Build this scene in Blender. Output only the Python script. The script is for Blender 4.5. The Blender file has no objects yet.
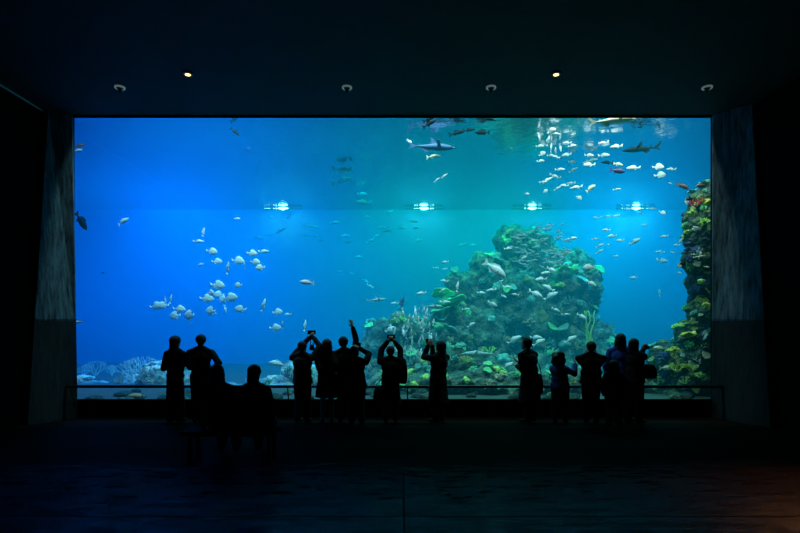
import bpy, bmesh, math, random
from mathutils import Vector, Matrix, Euler, noise

SC = bpy.context.scene
COL = SC.collection
PI = math.pi
FPX = 533.0            # focal length in pixels (24 mm on a 36 mm sensor, 800 px wide)
EYE = 1.75             # eye height of the photographer
HOR = 330.0            # picture row of the horizon

# ------------------------------------------------------------------ camera
cam = bpy.data.cameras.new('camera')
cam.lens = 24.0; cam.sensor_width = 36.0
cam.shift_y = (HOR - 266.5) / 800.0
cam.clip_end = 200
camo = bpy.data.objects.new('camera', cam); COL.objects.link(camo)
camo.location = (0, 0, EYE); camo.rotation_euler = (PI / 2, 0, 0)
SC.camera = camo

# ------------------------------------------------------------------ world, colour management
w = bpy.data.worlds.new('world'); SC.world = w; w.use_nodes = True
w.node_tree.nodes['Background'].inputs[0].default_value = (0.0, 0.0, 0.0, 1)
w.node_tree.nodes['Background'].inputs[1].default_value = 0.0
vs = SC.view_settings
vs.view_transform = 'Standard'; vs.look = 'None'; vs.gamma = 1.0; vs.use_curve_mapping = False
vs.exposure = 0.0
cy = SC.cycles
cy.max_bounces = 7; cy.volume_bounces = 2; cy.transparent_max_bounces = 16
cy.diffuse_bounces = 3; cy.glossy_bounces = 4
cy.sample_clamp_indirect = 4.0
cy.use_denoising = True

# ------------------------------------------------------------------ lights of the aquarium and of the room
def lamp(name, kind, loc, energy, col, size=0.1, sizey=None, rot=(0, 0, 0), spot=None, blend=0.5):
    l = bpy.data.lights.new(name, kind); l.energy = energy; l.color = col
    if kind == 'AREA':
        l.shape = 'RECTANGLE'; l.size = size; l.size_y = sizey or size
    else:
        l.shadow_soft_size = size
    if kind == 'SPOT':
        l.spot_size = spot; l.spot_blend = blend
    o = bpy.data.objects.new(name, l); COL.objects.link(o)
    o.location = loc; o.rotation_euler = rot
    return o
# lamps hung over the water (the tank runs from Y=10.7 to Y=20.4, surface at z=6.35)
lamp('tank_lamp', 'AREA', (-8.2, 17.0, 8.7), 1814, (0.0, 0.21, 0.92), 2.5, 5.0)
lamp('tank_lamp', 'AREA', (-4.2, 17.9, 8.7), 618, (0.0, 0.44, 1.0), 3.0, 3.4)
lamp('tank_lamp', 'AREA', (0.4, 17.9, 8.7), 492, (0.0, 1.0, 0.66), 3.0, 3.4)
lamp('tank_lamp', 'AREA', (4.4, 17.9, 8.7), 492, (0.0, 1.0, 0.64), 3.0, 3.4)
lamp('tank_lamp', 'AREA', (8.2, 17.9, 8.7), 1028, (0.0, 0.62, 0.95), 2.5, 3.6)
# strips over the front of the tank, turned away from the glass, that pick out fish and reef
TILT = (math.radians(25), 0, 0)
lamp('tank_strip', 'AREA', (-4.2, 11.1, 8.8), 595, (0.5, 0.95, 1.0), 4.5, 0.5, rot=TILT)
lamp('tank_strip', 'AREA', (0.8, 11.1, 8.8), 416, (0.6, 1.0, 0.95), 4.5, 0.5, rot=TILT)
lamp('tank_strip', 'AREA', (5.6, 11.1, 8.8), 461, (0.75, 1.0, 0.82), 3.5, 0.5, rot=TILT)
# added unseen spots over the tank front, to brighten the reef mound's crown
lamp('added_reef_spot', 'SPOT', (2.6, 12.6, 8.8), 2600, (0.35, 1.0, 0.75), 0.15, rot=(math.radians(49), 0, math.radians(-7)), spot=math.radians(30), blend=0.8)
lamp('added_reef_spot', 'SPOT', (5.0, 12.6, 8.8), 1800, (0.35, 1.0, 0.8), 0.15, rot=(math.radians(47), 0, math.radians(-6)), spot=math.radians(26), blend=0.8)
# warm light spilling in from the side passage beyond the right edge of the picture
lamp('passage_light', 'SPOT', (6.2, 5.6, 3.0), 420, (1.0, 0.36, 0.11), 0.15, rot=(math.radians(-4), math.radians(24), 0), spot=math.radians(62), blend=0.9)

# ------------------------------------------------------------------ helpers
def P(px, py, D):
    return Vector(((px - 400.0) * D / FPX, D, EYE + (HOR - py) * D / FPX))

def tag(o, label=None, cat=None, group=None, kind=None):
    if label: o['label'] = label
    if cat: o['category'] = cat
    if group: o['group'] = group
    if kind: o['kind'] = kind
    return o

def mesh_obj(name, bm, mat, parent=None, smooth=False, loc=None):
    me = bpy.data.meshes.new(name)
    bmesh.ops.recalc_face_normals(bm, faces=bm.faces)
    bm.to_mesh(me); bm.free()
    if smooth:
        for p in me.polygons: p.use_smooth = True
    o = bpy.data.objects.new(name, me); COL.objects.link(o)
    if mat:
        for m in (mat if isinstance(mat, (list, tuple)) else [mat]): me.materials.append(m)
    if parent: o.parent = parent
    if loc is not None: o.location = loc
    return o

def empty(name, loc, rz=0.0):
    o = bpy.data.objects.new(name, None); COL.objects.link(o)
    o.location = loc; o.rotation_euler = (0, 0, rz); o.empty_display_size = 0.1
    return o

def copy_tree(o, parent=None):
    c = o.copy(); COL.objects.link(c); c.parent = parent
    for ch in list(o.children): copy_tree(ch, c)
    return c

def box(bm, x0, x1, y0, y1, z0, z1):
    vs_ = [bm.verts.new((x, y, z)) for x in (x0, x1) for y in (y0, y1) for z in (z0, z1)]
    for f in ((0, 1, 3, 2), (4, 6, 7, 5), (0, 4, 5, 1), (2, 3, 7, 6), (0, 2, 6, 4), (1, 5, 7, 3)):
        bm.faces.new([vs_[i] for i in f])
    return vs_

def prism(bm, low, high):
    """closed solid between two rings of equal length"""
    a = [bm.verts.new(p) for p in low]; b = [bm.verts.new(p) for p in high]
    n = len(a)
    bm.faces.new(a[::-1]); bm.faces.new(b)
    for i in range(n):
        j = (i + 1) % n
        bm.faces.new((a[i], a[j], b[j], b[i]))

def frame_of(d):
    d = d.normalized()
    u = d.cross(Vector((0, 0, 1)) if abs(d.z) < 0.95 else Vector((1, 0, 0))).normalized()
    return u, d.cross(u).normalized()

def tube(bm, pts, rads, seg=8, cap=True):
    pts = [Vector(p) for p in pts]
    if not isinstance(rads, (list, tuple)): rads = [rads] * len(pts)
    rings = []
    u = None
    for i, p in enumerate(pts):
        d = (pts[min(i + 1, len(pts) - 1)] - pts[max(i - 1, 0)])
        if d.length < 1e-9: d = Vector((0, 0, 1))
        d.normalize()
        if u is None: u, v = frame_of(d)
        else:
            u = (u - d * u.dot(d))
            u = u.normalized() if u.length > 1e-6 else frame_of(d)[0]
            v = d.cross(u)
        rings.append([bm.verts.new(p + (u * math.cos(2 * PI * k / seg) + v * math.sin(2 * PI * k / seg)) * rads[i]) for k in range(seg)])
    for a, b in zip(rings, rings[1:]):
        for k in range(seg):
            bm.faces.new((a[k], a[(k + 1) % seg], b[(k + 1) % seg], b[k]))
    if cap:
        bm.faces.new(rings[0][::-1]); bm.faces.new(rings[-1])

def ellipsoid(bm, c, r, M=None, sub=2):
    c = Vector(c)
    if not isinstance(r, (list, tuple, Vector)): r = (r, r, r)
    g = bmesh.ops.create_icosphere(bm, subdivisions=sub, radius=1.0)
    for v in g['verts']:
        p = Vector((v.co.x * r[0], v.co.y * r[1], v.co.z * r[2]))
        if M is not None: p = M @ p
        v.co = p + c
    return g['verts']

def cone(bm, a, b, ra, rb, seg=12):
    """round-ended tapered limb"""
    a = Vector(a); b = Vector(b); d = b - a
    if d.length < 1e-6: d = Vector((0, 0, 1e-4))
    n = d.normalized()
    pts, rr = [], []
    for t in (-1.0, -0.9, -0.65, -0.35): pts.append(a + n * ra * t); rr.append(max(ra * math.sqrt(max(0, 1 - t * t)), 0.0004))
    pts.append(a); rr.append(ra); pts.append(b); rr.append(rb)
    for t in (0.35, 0.65, 0.9, 1.0): pts.append(b + n * rb * t); rr.append(max(rb * math.sqrt(max(0, 1 - t * t)), 0.0004))
    tube(bm, pts, rr, seg)

def apply_mods(o):
    dg = bpy.context.evaluated_depsgraph_get()
    me = bpy.data.meshes.new_from_object(o.evaluated_get(dg))
    old = o.data
    o.modifiers.clear(); o.data = me; me.name = o.name
    bpy.data.meshes.remove(old)
    for p in me.polygons: p.use_smooth = True

def remesh(o, vox, smooth_it=4, fac=0.5):
    m = o.modifiers.new('r', 'REMESH'); m.mode = 'VOXEL'; m.voxel_size = vox; m.use_smooth_shade = True
    if smooth_it:
        s = o.modifiers.new('s', 'SMOOTH'); s.iterations = smooth_it; s.factor = fac
    apply_mods(o)

# ------------------------------------------------------------------ materials
def new_mat(name):
    m = bpy.data.materials.new(name); m.use_nodes = True
    nt = m.node_tree
    return m, nt, nt.nodes['Principled BSDF'], nt.nodes, nt.links

def plain(name, col, rough=0.6, metal=0.0, var=0.0, scale=8.0, bump=0.0, spec=0.5, emit=None, emits=0.0):
    m, nt, b, N, L = new_mat(name)
    b.inputs['Base Color'].default_value = (*col, 1)
    b.inputs['Roughness'].default_value = rough; b.inputs['Metallic'].default_value = metal
    b.inputs['Specular IOR Level'].default_value = spec
    if emit:
        b.inputs['Emission Color'].default_value = (*emit, 1); b.inputs['Emission Strength'].default_value = emits
    if var or bump:
        tc = N.new('ShaderNodeTexCoord'); nz = N.new('ShaderNodeTexNoise')
        nz.inputs['Scale'].default_value = scale; nz.inputs['Detail'].default_value = 6
        L.new(tc.outputs['Object'], nz.inputs['Vector'])
        if var:
            mx = N.new('ShaderNodeMix'); mx.data_type = 'RGBA'
            mx.inputs[6].default_value = (*[c * (1 - var) for c in col], 1)
            mx.inputs[7].default_value = (*[min(1, c * (1 + var)) for c in col], 1)
            L.new(nz.outputs['Fac'], mx.inputs[0]); L.new(mx.outputs[2], b.inputs['Base Color'])
        if bump:
            bp = N.new('ShaderNodeBump'); bp.inputs['Strength'].default_value = bump; bp.inputs['Distance'].default_value = 0.02
            L.new(nz.outputs['Fac'], bp.inputs['Height']); L.new(bp.outputs['Normal'], b.inputs['Normal'])
    return m

def concrete(name, c0, c1, stretch=(1, 1, 0.25), scale=3.0, rough=0.75):
    m, nt, b, N, L = new_mat(name)
    tc = N.new('ShaderNodeTexCoord'); mp = N.new('ShaderNodeMapping'); mp.inputs['Scale'].default_value = stretch
    n1 = N.new('ShaderNodeTexNoise'); n1.inputs['Scale'].default_value = scale; n1.inputs['Detail'].default_value = 10; n1.inputs['Roughness'].default_value = 0.7
    L.new(tc.outputs['Object'], mp.inputs['Vector']); L.new(mp.outputs['Vector'], n1.inputs['Vector'])
    r = N.new('ShaderNodeValToRGB'); r.color_ramp.elements[0].position = 0.35; r.color_ramp.elements[1].position = 0.68
    r.color_ramp.elements[0].color = (*c0, 1); r.color_ramp.elements[1].color = (*c1, 1)
    L.new(n1.outputs['Fac'], r.inputs['Fac']); L.new(r.outputs['Color'], b.inputs['Base Color'])
    b.inputs['Roughness'].default_value = rough
    bp = N.new('ShaderNodeBump'); bp.inputs['Strength'].default_value = 0.4; bp.inputs['Distance'].default_value = 0.02
    L.new(n1.outputs['Fac'], bp.inputs['Height']); L.new(bp.outputs['Normal'], b.inputs['Normal'])
    return m

M = {}
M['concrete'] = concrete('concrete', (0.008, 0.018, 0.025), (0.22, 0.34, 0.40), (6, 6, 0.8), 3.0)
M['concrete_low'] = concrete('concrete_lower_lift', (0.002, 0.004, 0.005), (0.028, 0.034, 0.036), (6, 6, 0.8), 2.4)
M['ceiling'] = concrete('ceiling_paint', (0.011, 0.011, 0.012), (0.016, 0.016, 0.018), (1, 1, 1), 1.0, 0.8)
M['wall'] = plain('wall_paint', (0.0015, 0.0015, 0.0015), 0.9, spec=0.05, var=0.3)
M['wall_x'] = concrete('wall_paint', (0.001, 0.001, 0.001), (0.0025, 0.0025, 0.0025), (1, 1, 1), 1.0, 0.85)
M['sill'] = plain('sill_paint', (0.006, 0.006, 0.007), 0.9, spec=0.05, var=0.3)
M['steel'] = plain('brushed_steel', (0.25, 0.26, 0.27), 0.35, 1.0)
M['blackmetal'] = plain('black_metal', (0.02, 0.02, 0.022), 0.4, 0.0)
M['trim'] = plain('pale_trim', (0.75, 0.74, 0.70), 0.5)
M['tankwall'] = plain('tank_wall_blue', (0.04, 0.30, 0.50), 0.9, var=0.12, scale=0.6, bump=0.2)
M['sand'] = plain('tank_sand', (0.05, 0.048, 0.036), 0.9, var=0.5, scale=5.0, bump=0.8)
M['lamp_warm'] = plain('lamp_warm_lens', (0.9, 0.7, 0.4), 0.4, emit=(1.0, 0.55, 0.18), emits=3.5)
M['rim_highlight'] = plain('unlit_ring_highlight', (0.5, 0.55, 0.55), 0.4, emit=(0.55, 0.85, 0.9), emits=0.12)  # faint emission stands in for the highlight on unlit spotlight rims
M['lamp_water'] = plain('lamp_water_lens', (0.7, 0.9, 0.9), 0.4, emit=(0.35, 1.0, 0.95), emits=14.0)

def floor_mat():
    m, nt, b, N, L = new_mat('dark_worn_concrete'); N.remove(b)
    out = N['Material Output']
    tc = N.new('ShaderNodeTexCoord'); mp = N.new('ShaderNodeMapping'); mp.inputs['Scale'].default_value = (1, 3.0, 1)
    L.new(tc.outputs['Object'], mp.inputs['Vector'])
    n1 = N.new('ShaderNodeTexNoise'); n1.inputs['Scale'].default_value = 2.6; n1.inputs['Detail'].default_value = 10; n1.inputs['Roughness'].default_value = 0.65; n1.inputs['Distortion'].default_value = 0.2
    n2 = N.new('ShaderNodeTexNoise'); n2.inputs['Scale'].default_value = 6.0; n2.inputs['Detail'].default_value = 8; n2.inputs['Roughness'].default_value = 0.7
    L.new(mp.outputs['Vector'], n1.inputs['Vector']); L.new(mp.outputs['Vector'], n2.inputs['Vector'])
    df = N.new('ShaderNodeBsdfDiffuse'); df.inputs[0].default_value = (0.008, 0.0062, 0.005, 1)
    gl = N.new('ShaderNodeBsdfGlossy'); gl.inputs['Roughness'].default_value = 0.26
    bp = N.new('ShaderNodeBump'); bp.inputs['Strength'].default_value = 0.7; bp.inputs['Distance'].default_value = 0.03
    L.new(n2.outputs['Fac'], bp.inputs['Height']); L.new(bp.outputs['Normal'], gl.inputs['Normal'])
    rr = N.new('ShaderNodeMapRange'); rr.inputs[1].default_value = 0.38; rr.inputs[2].default_value = 0.68
    rr.inputs[3].default_value = 0.03; rr.inputs[4].default_value = 0.19
    L.new(n1.outputs['Fac'], rr.inputs[0])
    # matt concrete towards the glass, glossier in the middle of the hall
    sx = N.new('ShaderNodeSeparateXYZ'); L.new(tc.outputs['Object'], sx.inputs[0])
    ws = N.new('ShaderNodeMapRange'); ws.interpolation_type = 'SMOOTHSTEP'
    for q, v in ((1, 4.6), (2, 7.6), (3, 1.0), (4, 0.05)): ws.inputs[q].default_value = v
    L.new(sx.outputs['Y'], ws.inputs[0])
    ml = N.new('ShaderNodeMath'); ml.operation = 'MULTIPLY'; L.new(rr.outputs[0], ml.inputs[0]); L.new(ws.outputs[0], ml.inputs[1])
    mx = N.new('ShaderNodeMixShader'); L.new(ml.outputs[0], mx.inputs[0]); L.new(df.outputs[0], mx.inputs[1]); L.new(gl.outputs[0], mx.inputs[2])
    L.new(mx.outputs[0], out.inputs['Surface'])
    return m
M['floor'] = floor_mat()

def glass_mat():
    m, nt, b, N, L = new_mat('acrylic_pane'); N.remove(b)
    out = N['Material Output']
    tr = N.new('ShaderNodeBsdfTransparent'); tr.inputs[0].default_value = (0.97, 0.99, 1, 1)
    gl = N.new('ShaderNodeBsdfGlossy'); gl.inputs['Roughness'].default_value = 0.02
    mx = N.new('ShaderNodeMixShader'); fr = N.new('ShaderNodeFresnel'); fr.inputs['IOR'].default_value = 1.33
    geo = N.new('ShaderNodeNewGeometry')
    ml = N.new('ShaderNodeMath'); ml.operation = 'MULTIPLY'; sb = N.new('ShaderNodeMath'); sb.operation = 'SUBTRACT'; sb.inputs[0].default_value = 1.0
    L.new(geo.outputs['Backfacing'], sb.inputs[1]); L.new(fr.outputs[0], ml.inputs[0]); L.new(sb.outputs[0], ml.inputs[1])
    L.new(ml.outputs[0], mx.inputs[0]); L.new(tr.outputs[0], mx.inputs[1]); L.new(gl.outputs[0], mx.inputs[2])
    L.new(mx.outputs[0], out.inputs['Surface'])
    return m
M['glass'] = glass_mat()

def surface_mat():
    m, nt, b, N, L = new_mat('water_surface'); N.remove(b)
    out = N['Material Output']
    tc = N.new('ShaderNodeTexCoord'); nz = N.new('ShaderNodeTexNoise'); nz.inputs['Scale'].default_value = 5.0; nz.inputs['Detail'].default_value = 4
    L.new(tc.outputs['Object'], nz.inputs['Vector'])
    bp = N.new('ShaderNodeBump'); bp.inputs['Strength'].default_value = 0.30; bp.inputs['Distance'].default_value = 0.05
    L.new(nz.outputs['Fac'], bp.inputs['Height'])
    tr = N.new('ShaderNodeBsdfTransparent'); gl = N.new('ShaderNodeBsdfGlossy'); gl.inputs['Roughness'].default_value = 0.06
    gl.inputs[0].default_value = (0.5, 0.52, 0.6, 1)
    L.new(bp.outputs['Normal'], gl.inputs['Normal'])
    fr = N.new('ShaderNodeFresnel'); fr.inputs['IOR'].default_value = 1.33
    mx = N.new('ShaderNodeMixShader'); L.new(fr.outputs[0], mx.inputs[0]); L.new(tr.outputs[0], mx.inputs[1]); L.new(gl.outputs[0], mx.inputs[2])
    L.new(mx.outputs[0], out.inputs['Surface'])
    return m
M['surface'] = surface_mat()

def water_mat():
    m, nt, b, N, L = new_mat('tank_water'); N.remove(b)
    out = N['Material Output']
    sc_ = N.new('ShaderNodeVolumeScatter'); sc_.inputs['Color'].default_value = (0.02, 0.7, 1.0, 1); sc_.inputs['Density'].default_value = WATER_S
    sc_.inputs['Anisotropy'].default_value = 0.2
    ab = N.new('ShaderNodeVolumeAbsorption'); ab.inputs['Color'].default_value = (0.0, 0.72, 0.86, 1); ab.inputs['Density'].default_value = WATER_A
    ad = N.new('ShaderNodeAddShader'); L.new(sc_.outputs[0], ad.inputs[0]); L.new(ab.outputs[0], ad.inputs[1])
    L.new(ad.outputs[0], out.inputs['Volume'])
    return m
WATER_S = 0.042; WATER_A = 0.125
M['water'] = water_mat()

# ------------------------------------------------------------------ the hall
GX0, GX1 = -6.54, 6.24       # window opening
GZ0, GZ1 = 0.35, 6.01
GY = 10.66                   # room side of the pane
CZ = 6.04                    # ceiling
WL, WR = -6.98, 6.74         # side walls
def st(name, bm, mat, **k):
    o = mesh_obj(name, bm, mat, **k); o['kind'] = 'structure'; return o

bm = bmesh.new(); box(bm, WL - 0.3, WR + 0.3, -4.0, 11.0, -0.3, 0.0); st('floor', bm, M['floor'])
bm = bmesh.new(); box(bm, WL - 0.3, WR + 0.3, -4.0, GY, CZ, CZ + 0.3); st('ceiling', bm, M['ceiling'])
bm = bmesh.new(); box(bm, WL - 0.3, WL, -4.0, GY, 0, CZ); st('wall_left', bm, M['wall'])
bm = bmesh.new(); box(bm, WR, WR + 0.3, -4.0, GY, 0, CZ); st('wall_right', bm, M['wall'])
bm = bmesh.new(); box(bm, WL - 0.3, WR + 0.3, -4.3, -4.0, -0.3, CZ + 0.3); st('wall_back', bm, M['wall'])
# wall under and beside the pane
bm = bmesh.new()
box(bm, WL - 0.3, WR + 0.3, GY, GY + 0.06, 0, GZ0)
box(bm, WL - 0.3, GX0, GY, GY + 0.06, GZ0, CZ + 0.3)
box(bm, GX1, WR + 0.3, GY, GY + 0.06, GZ0, CZ + 0.3)
box(bm, GX0, GX1, GY, GY + 0.06, GZ1, CZ + 0.3)
st('wall_front', bm, M['sill'])
# battered concrete piers on both sides (two lifts of formwork with a joint)
def pier(name, xi_t, xi_b, xo, dt_, db_, xc_t, xc_b):
    def lerp(a, b, t): return a + (b - a) * t
    bm = bmesh.new()
    for z0, z1, inset in ((0.0, 1.93, 0.0), (1.93, 1.96, 0.02), (1.96, CZ - 0.001, 0.0)):
        rings = []
        for z in (z0, z1):
            t = 1 - z / CZ
            xi = lerp(xi_t, xi_b, t); xc = lerp(xc_t, xc_b, t); yo = lerp(dt_, db_, t) + inset
            rings.append([(xi, GY - 0.001, z), (xi, GY - 0.03 + inset, z), (xc, yo, z), (xo, yo, z), (xo, GY - 0.001, z)])
        prism(bm, rings[0], rings[1])
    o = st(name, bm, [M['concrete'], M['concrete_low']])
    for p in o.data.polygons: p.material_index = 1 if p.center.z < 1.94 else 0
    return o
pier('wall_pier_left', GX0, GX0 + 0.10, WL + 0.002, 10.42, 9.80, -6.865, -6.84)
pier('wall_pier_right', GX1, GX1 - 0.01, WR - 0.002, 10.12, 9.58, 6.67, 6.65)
M['joint'] = plain('joint_filler', (0.02, 0.02, 0.02), 0.95, spec=0.02)
# thin pale trim strip where side wall meets the ceiling
bm = bmesh.new(); box(bm, WL, WL + 0.018, 2.0, 10.55, CZ - 0.03, CZ - 0.003); st('trim_1', bm, M['trim'])
bm = bmesh.new(); box(bm, WR - 0.018, WR, 10.24, 10.64, CZ - 0.03, CZ - 0.003); st('trim_2', bm, M['trim'])
# floor joints (narrow dark grooves filled flush)
bm = bmesh.new()
box(bm, 0.03, 0.045, -4, 6.75, 0.0, 0.0015)
for y in (5.0,): box(bm, WL, WR, y, y + 0.012, 0.0, 0.0012)
st('trim_3', bm, M['joint'])

# the pane
bm = bmesh.new(); box(bm, GX0 + 0.001, GX1 - 0.001, GY + 0.02, GY + 0.055, GZ0 + 0.001, GZ1 - 0.001)
st('window_1', bm, M['glass'])
# dark gasket along the bottom of the pane
bm = bmesh.new(); box(bm, GX0, GX1, GY + 0.002, GY + 0.018, GZ0, GZ0 + 0.02); st('trim_4', bm, M['blackmetal'])

# ------------------------------------------------------------------ the tank
TX0, TX1, TY0, TY1, TZ0, TZ1 = -12.6, 12.2, GY + 0.07, 20.4, 0.30, 6.35
bm = bmesh.new()
box(bm, TX0 - 0.3, TX1 + 0.3, TY1, TY1 + 0.3, 0, 9)
st('wall_tank_rear', bm, M['tankwall'])
bm = bmesh.new(); box(bm, TX0 - 0.3, TX0, GY, TY1, 0, 9); st('wall_tank_left', bm, M['tankwall'])
bm = bmesh.new(); box(bm, TX1, TX1 + 0.3, GY, TY1, 0, 9); st('wall_tank_right', bm, M['tankwall'])
bm = bmesh.new(); box(bm, TX0, TX1, GY, TY1, CZ + 3.0, CZ + 3.2); st('ceiling_tank', bm, M['wall'])
bm = bmesh.new(); box(bm, TX0, TX1, GY, GY + 0.06, CZ + 0.3, CZ + 3.0); box(bm, TX0, WL - 0.3, GY, GY + 0.06, 0, CZ + 0.3); box(bm, WR + 0.3, TX1, GY, GY + 0.06, 0, CZ + 0.3)
st('wall_tank_front', bm, M['wall'])
# sand bed, gently rolling
bm = bmesh.new()
nx, ny = 120, 60
g = [[None] * (ny + 1) for _ in range(nx + 1)]
def sand_z(x, y):
    return TZ0 + 0.0 + 0.07 * noise.noise(Vector((x * 0.5, y * 0.5, 0))) + 0.035 * noise.noise(Vector((x * 2.2, y * 2.2, 3))) + 0.02 * max(0, y - 12)
for i in range(nx + 1):
    for j in range(ny + 1):
        x = TX0 + (TX1 - TX0) * i / nx; y = TY0 + (TY1 - TY0) * j / ny
        g[i][j] = bm.verts.new((x, y, sand_z(x, y)))
for i in range(nx):
    for j in range(ny):
        bm.faces.new((g[i][j], g[i + 1][j], g[i + 1][j + 1], g[i][j + 1]))
st('floor_tank', bm, M['sand'], smooth=True)
# water: body and rippled surface
bm = bmesh.new(); box(bm, TX0 + 0.01, TX1 - 0.01, TY0, TY1 - 0.01, TZ0 - 0.05, TZ1 - 0.005)
wo = mesh_obj('water', bm, M['water']); tag(wo, 'clear blue green water filling the whole aquarium tank', 'water', kind='stuff')
bm = bmesh.new(); bmesh.ops.create_grid(bm, x_segments=1, y_segments=1, size=0.5)
for v in bm.verts:
    v.co = Vector((v.co.x * (TX1 - TX0) + (TX0 + TX1) / 2, v.co.y * (TY1 - TY0) + (TY0 + TY1) / 2, TZ1))
so = mesh_obj('water_surface', bm, M['surface'])
if so.data.polygons[0].normal.z < 0: so.data.flip_normals()
tag(so, 'rippled underside of the water surface at the top of the tank', 'water surface', kind='stuff')

# underwater lamps below the surface at the far wall
for k, (px, en) in enumerate(((283, 75), (424, 70), (532, 30), (636, 95))):
    c = P(px, 209, 19.9); c.z = 6.29
    root = empty('underwater_lamp', c)
    tag(root, ['bright underwater lamp at the far wall above the left fish school', 'bright underwater lamp left of the reef top at the far wall', 'dimmest underwater lamp directly over the reef top',
               'brightest underwater lamp near the right side of the tank'][k], 'lamp', 'underwater lamps along the far wall')
    bm = bmesh.new(); tube(bm, [(-0.72, 0.06, 0), (0.72, 0.06, 0)], 0.035, 8); tube(bm, [(0, 0.0, 0), (0, 0.16, 0)], [0.09, 0.06], 12); tube(bm, [(0, 0.1, 0), (0, 0.39, 0)], 0.02, 8)
    mesh_obj('housing', bm, M['blackmetal'], root)
    bm = bmesh.new(); ellipsoid(bm, (0, -0.01, 0), (0.17, 0.04, 0.04))
    mesh_obj('lens', bm, M['lamp_water'], root)
    for q in ((-8, -7, -6, -4, -3, -2, 2), (-4, -3, 3, 4), (-3, 3, 4), (-6, -4, -3, 3, 5))[k]:
        bm = bmesh.new(); ellipsoid(bm, (q * 0.085, 0.02, 0), (0.022, 0.015, 0.014 * (1.2 - abs(q) / 9)), sub=1); mesh_obj('glare_dot', bm, M['lamp_water'], root)  # added glowing dots imitate the sideways streak of the lamp's glare
    l = lamp('underwater_light', 'SPOT', c + Vector((0, -0.1, 0)), en, (0.25, 1.0, 0.75), 0.08, rot=(math.radians(80), 0, 0), spot=math.radians(160), blend=0.6)

# ------------------------------------------------------------------ reef
R = random.Random(11)
def reef_mat(name, c0, c1, c2, scale=2.5):
    m, nt, b, N, L = new_mat(name)
    tc = N.new('ShaderNodeTexCoord')
    n1 = N.new('ShaderNodeTexNoise'); n1.inputs['Scale'].default_value = scale; n1.inputs['Detail'].default_value = 8; n1.inputs['Roughness'].default_value = 0.7
    v = N.new('ShaderNodeTexVoronoi'); v.inputs['Scale'].default_value = scale * 4
    L.new(tc.outputs['Object'], n1.inputs['Vector']); L.new(tc.outputs['Object'], v.inputs['Vector'])
    r = N.new('ShaderNodeValToRGB'); e = r.color_ramp.elements
    e[0].position = 0.36; e[0].color = (*c0, 1); e[1].position = 0.66; e[1].color = (*c2, 1)
    k = r.color_ramp.elements.new(0.5); k.color = (*c1, 1)
    L.new(n1.outputs['Fac'], r.inputs['Fac']); L.new(r.outputs['Color'], b.inputs['Base Color'])
    b.inputs['Roughness'].default_value = 0.85
    bp = N.new('ShaderNodeBump'); bp.inputs['Strength'].default_value = 0.9; bp.inputs['Distance'].default_value = 0.05
    L.new(v.outputs['Distance'], bp.inputs['Height']); L.new(bp.outputs['Normal'], b.inputs['Normal'])
    return m
M['rock'] = reef_mat('reef_rock', (0.02, 0.04, 0.035), (0.06, 0.12, 0.08), (0.25, 0.36, 0.22))
M['rock_dark'] = reef_mat('dark_reef_rock', (0.008, 0.02, 0.03), (0.02, 0.05, 0.04), (0.10, 0.16, 0.07), 3.5)
M['rock_pale'] = reef_mat('pale_reef_rock', (0.06, 0.12, 0.14), (0.22, 0.32, 0.34), (0.55, 0.62, 0.6), 2.0)
CORAL = {
    'green': (0.16, 0.62, 0.22), 'yellow': (0.78, 0.74, 0.10), 'teal': (0.16, 0.42, 0.34), 'tan': (0.45, 0.40, 0.26),
    'olive': (0.18, 0.24, 0.08), 'pale': (0.72, 0.78, 0.74), 'red': (0.75, 0.06, 0.06), 'brown': (0.16, 0.10, 0.06), 'lime': (0.45, 0.75, 0.15), 'navy': (0.03, 0.05, 0.16)}
for k, c in CORAL.items(): M['c_' + k] = plain('coral_' + k, c, 0.8, var=0.45, scale=14, bump=0.6)

def rock(name, blobs, mat, vox=0.07, amp=0.16, seed=0, label=None, cat='reef rock', group=None):
    bm = bmesh.new()
    for (x, y, z, rx, ry, rz) in blobs:
        ellipsoid(bm, (x, y, z), (rx, ry, rz), sub=3)
    o = mesh_obj(name, bm, mat)
    remesh(o, vox, 3)
    me = o.data
    co = [v.co.copy() for v in me.vertices]; nn = [v.normal.copy() for v in me.vertices]
    for v, c, n in zip(me.vertices, co, nn):
        s = Vector((seed, seed * 2, 0))
        d = noise.noise(c * 1.3 + s) * amp + noise.noise(c * 3.7 + s) * amp * 0.6 + abs(noise.noise(c * 8.0 + s)) * amp * 0.45
        v.co = c + n * d
    for p in me.polygons: p.use_smooth = True
    if label: tag(o, label, cat, group)
    return o

# coral prototypes, about 1 m in size, base at the origin, growing up +Z
def m_branch(seed, n=9, thick=0.035):
    r = random.Random(seed); bm = bmesh.new()
    def grow(p, d, L, rad, lvl):
        q = p + d * L
        mid = p + d * L * 0.5 + Vector((r.uniform(-1, 1), r.uniform(-1, 1), r.uniform(-.3, .6))) * L * 0.12
        tube(bm, [p, mid, q], [rad, rad * 0.85, rad * 0.65], 5)
        if lvl:
            for _ in range(3 if lvl > 1 else 2):
                dd = (d + Vector((r.uniform(-1, 1), r.uniform(-1, 1), r.uniform(-0.2, 0.9))) * 0.75).normalized()
                grow(q, dd, L * 0.68, rad * 0.7, lvl - 1)
    for i in range(n):
        a = 2 * PI * i / n + r.uniform(-.3, .3)
        d = Vector((math.cos(a) * 0.75, math.sin(a) * 0.75, r.uniform(0.5, 1.1))).normalized()
        grow(Vector((math.cos(a), math.sin(a), 0)) * 0.08 - Vector((0, 0, 0.05)), d, r.uniform(0.26, 0.36), thick, 2)
    return bm
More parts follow.
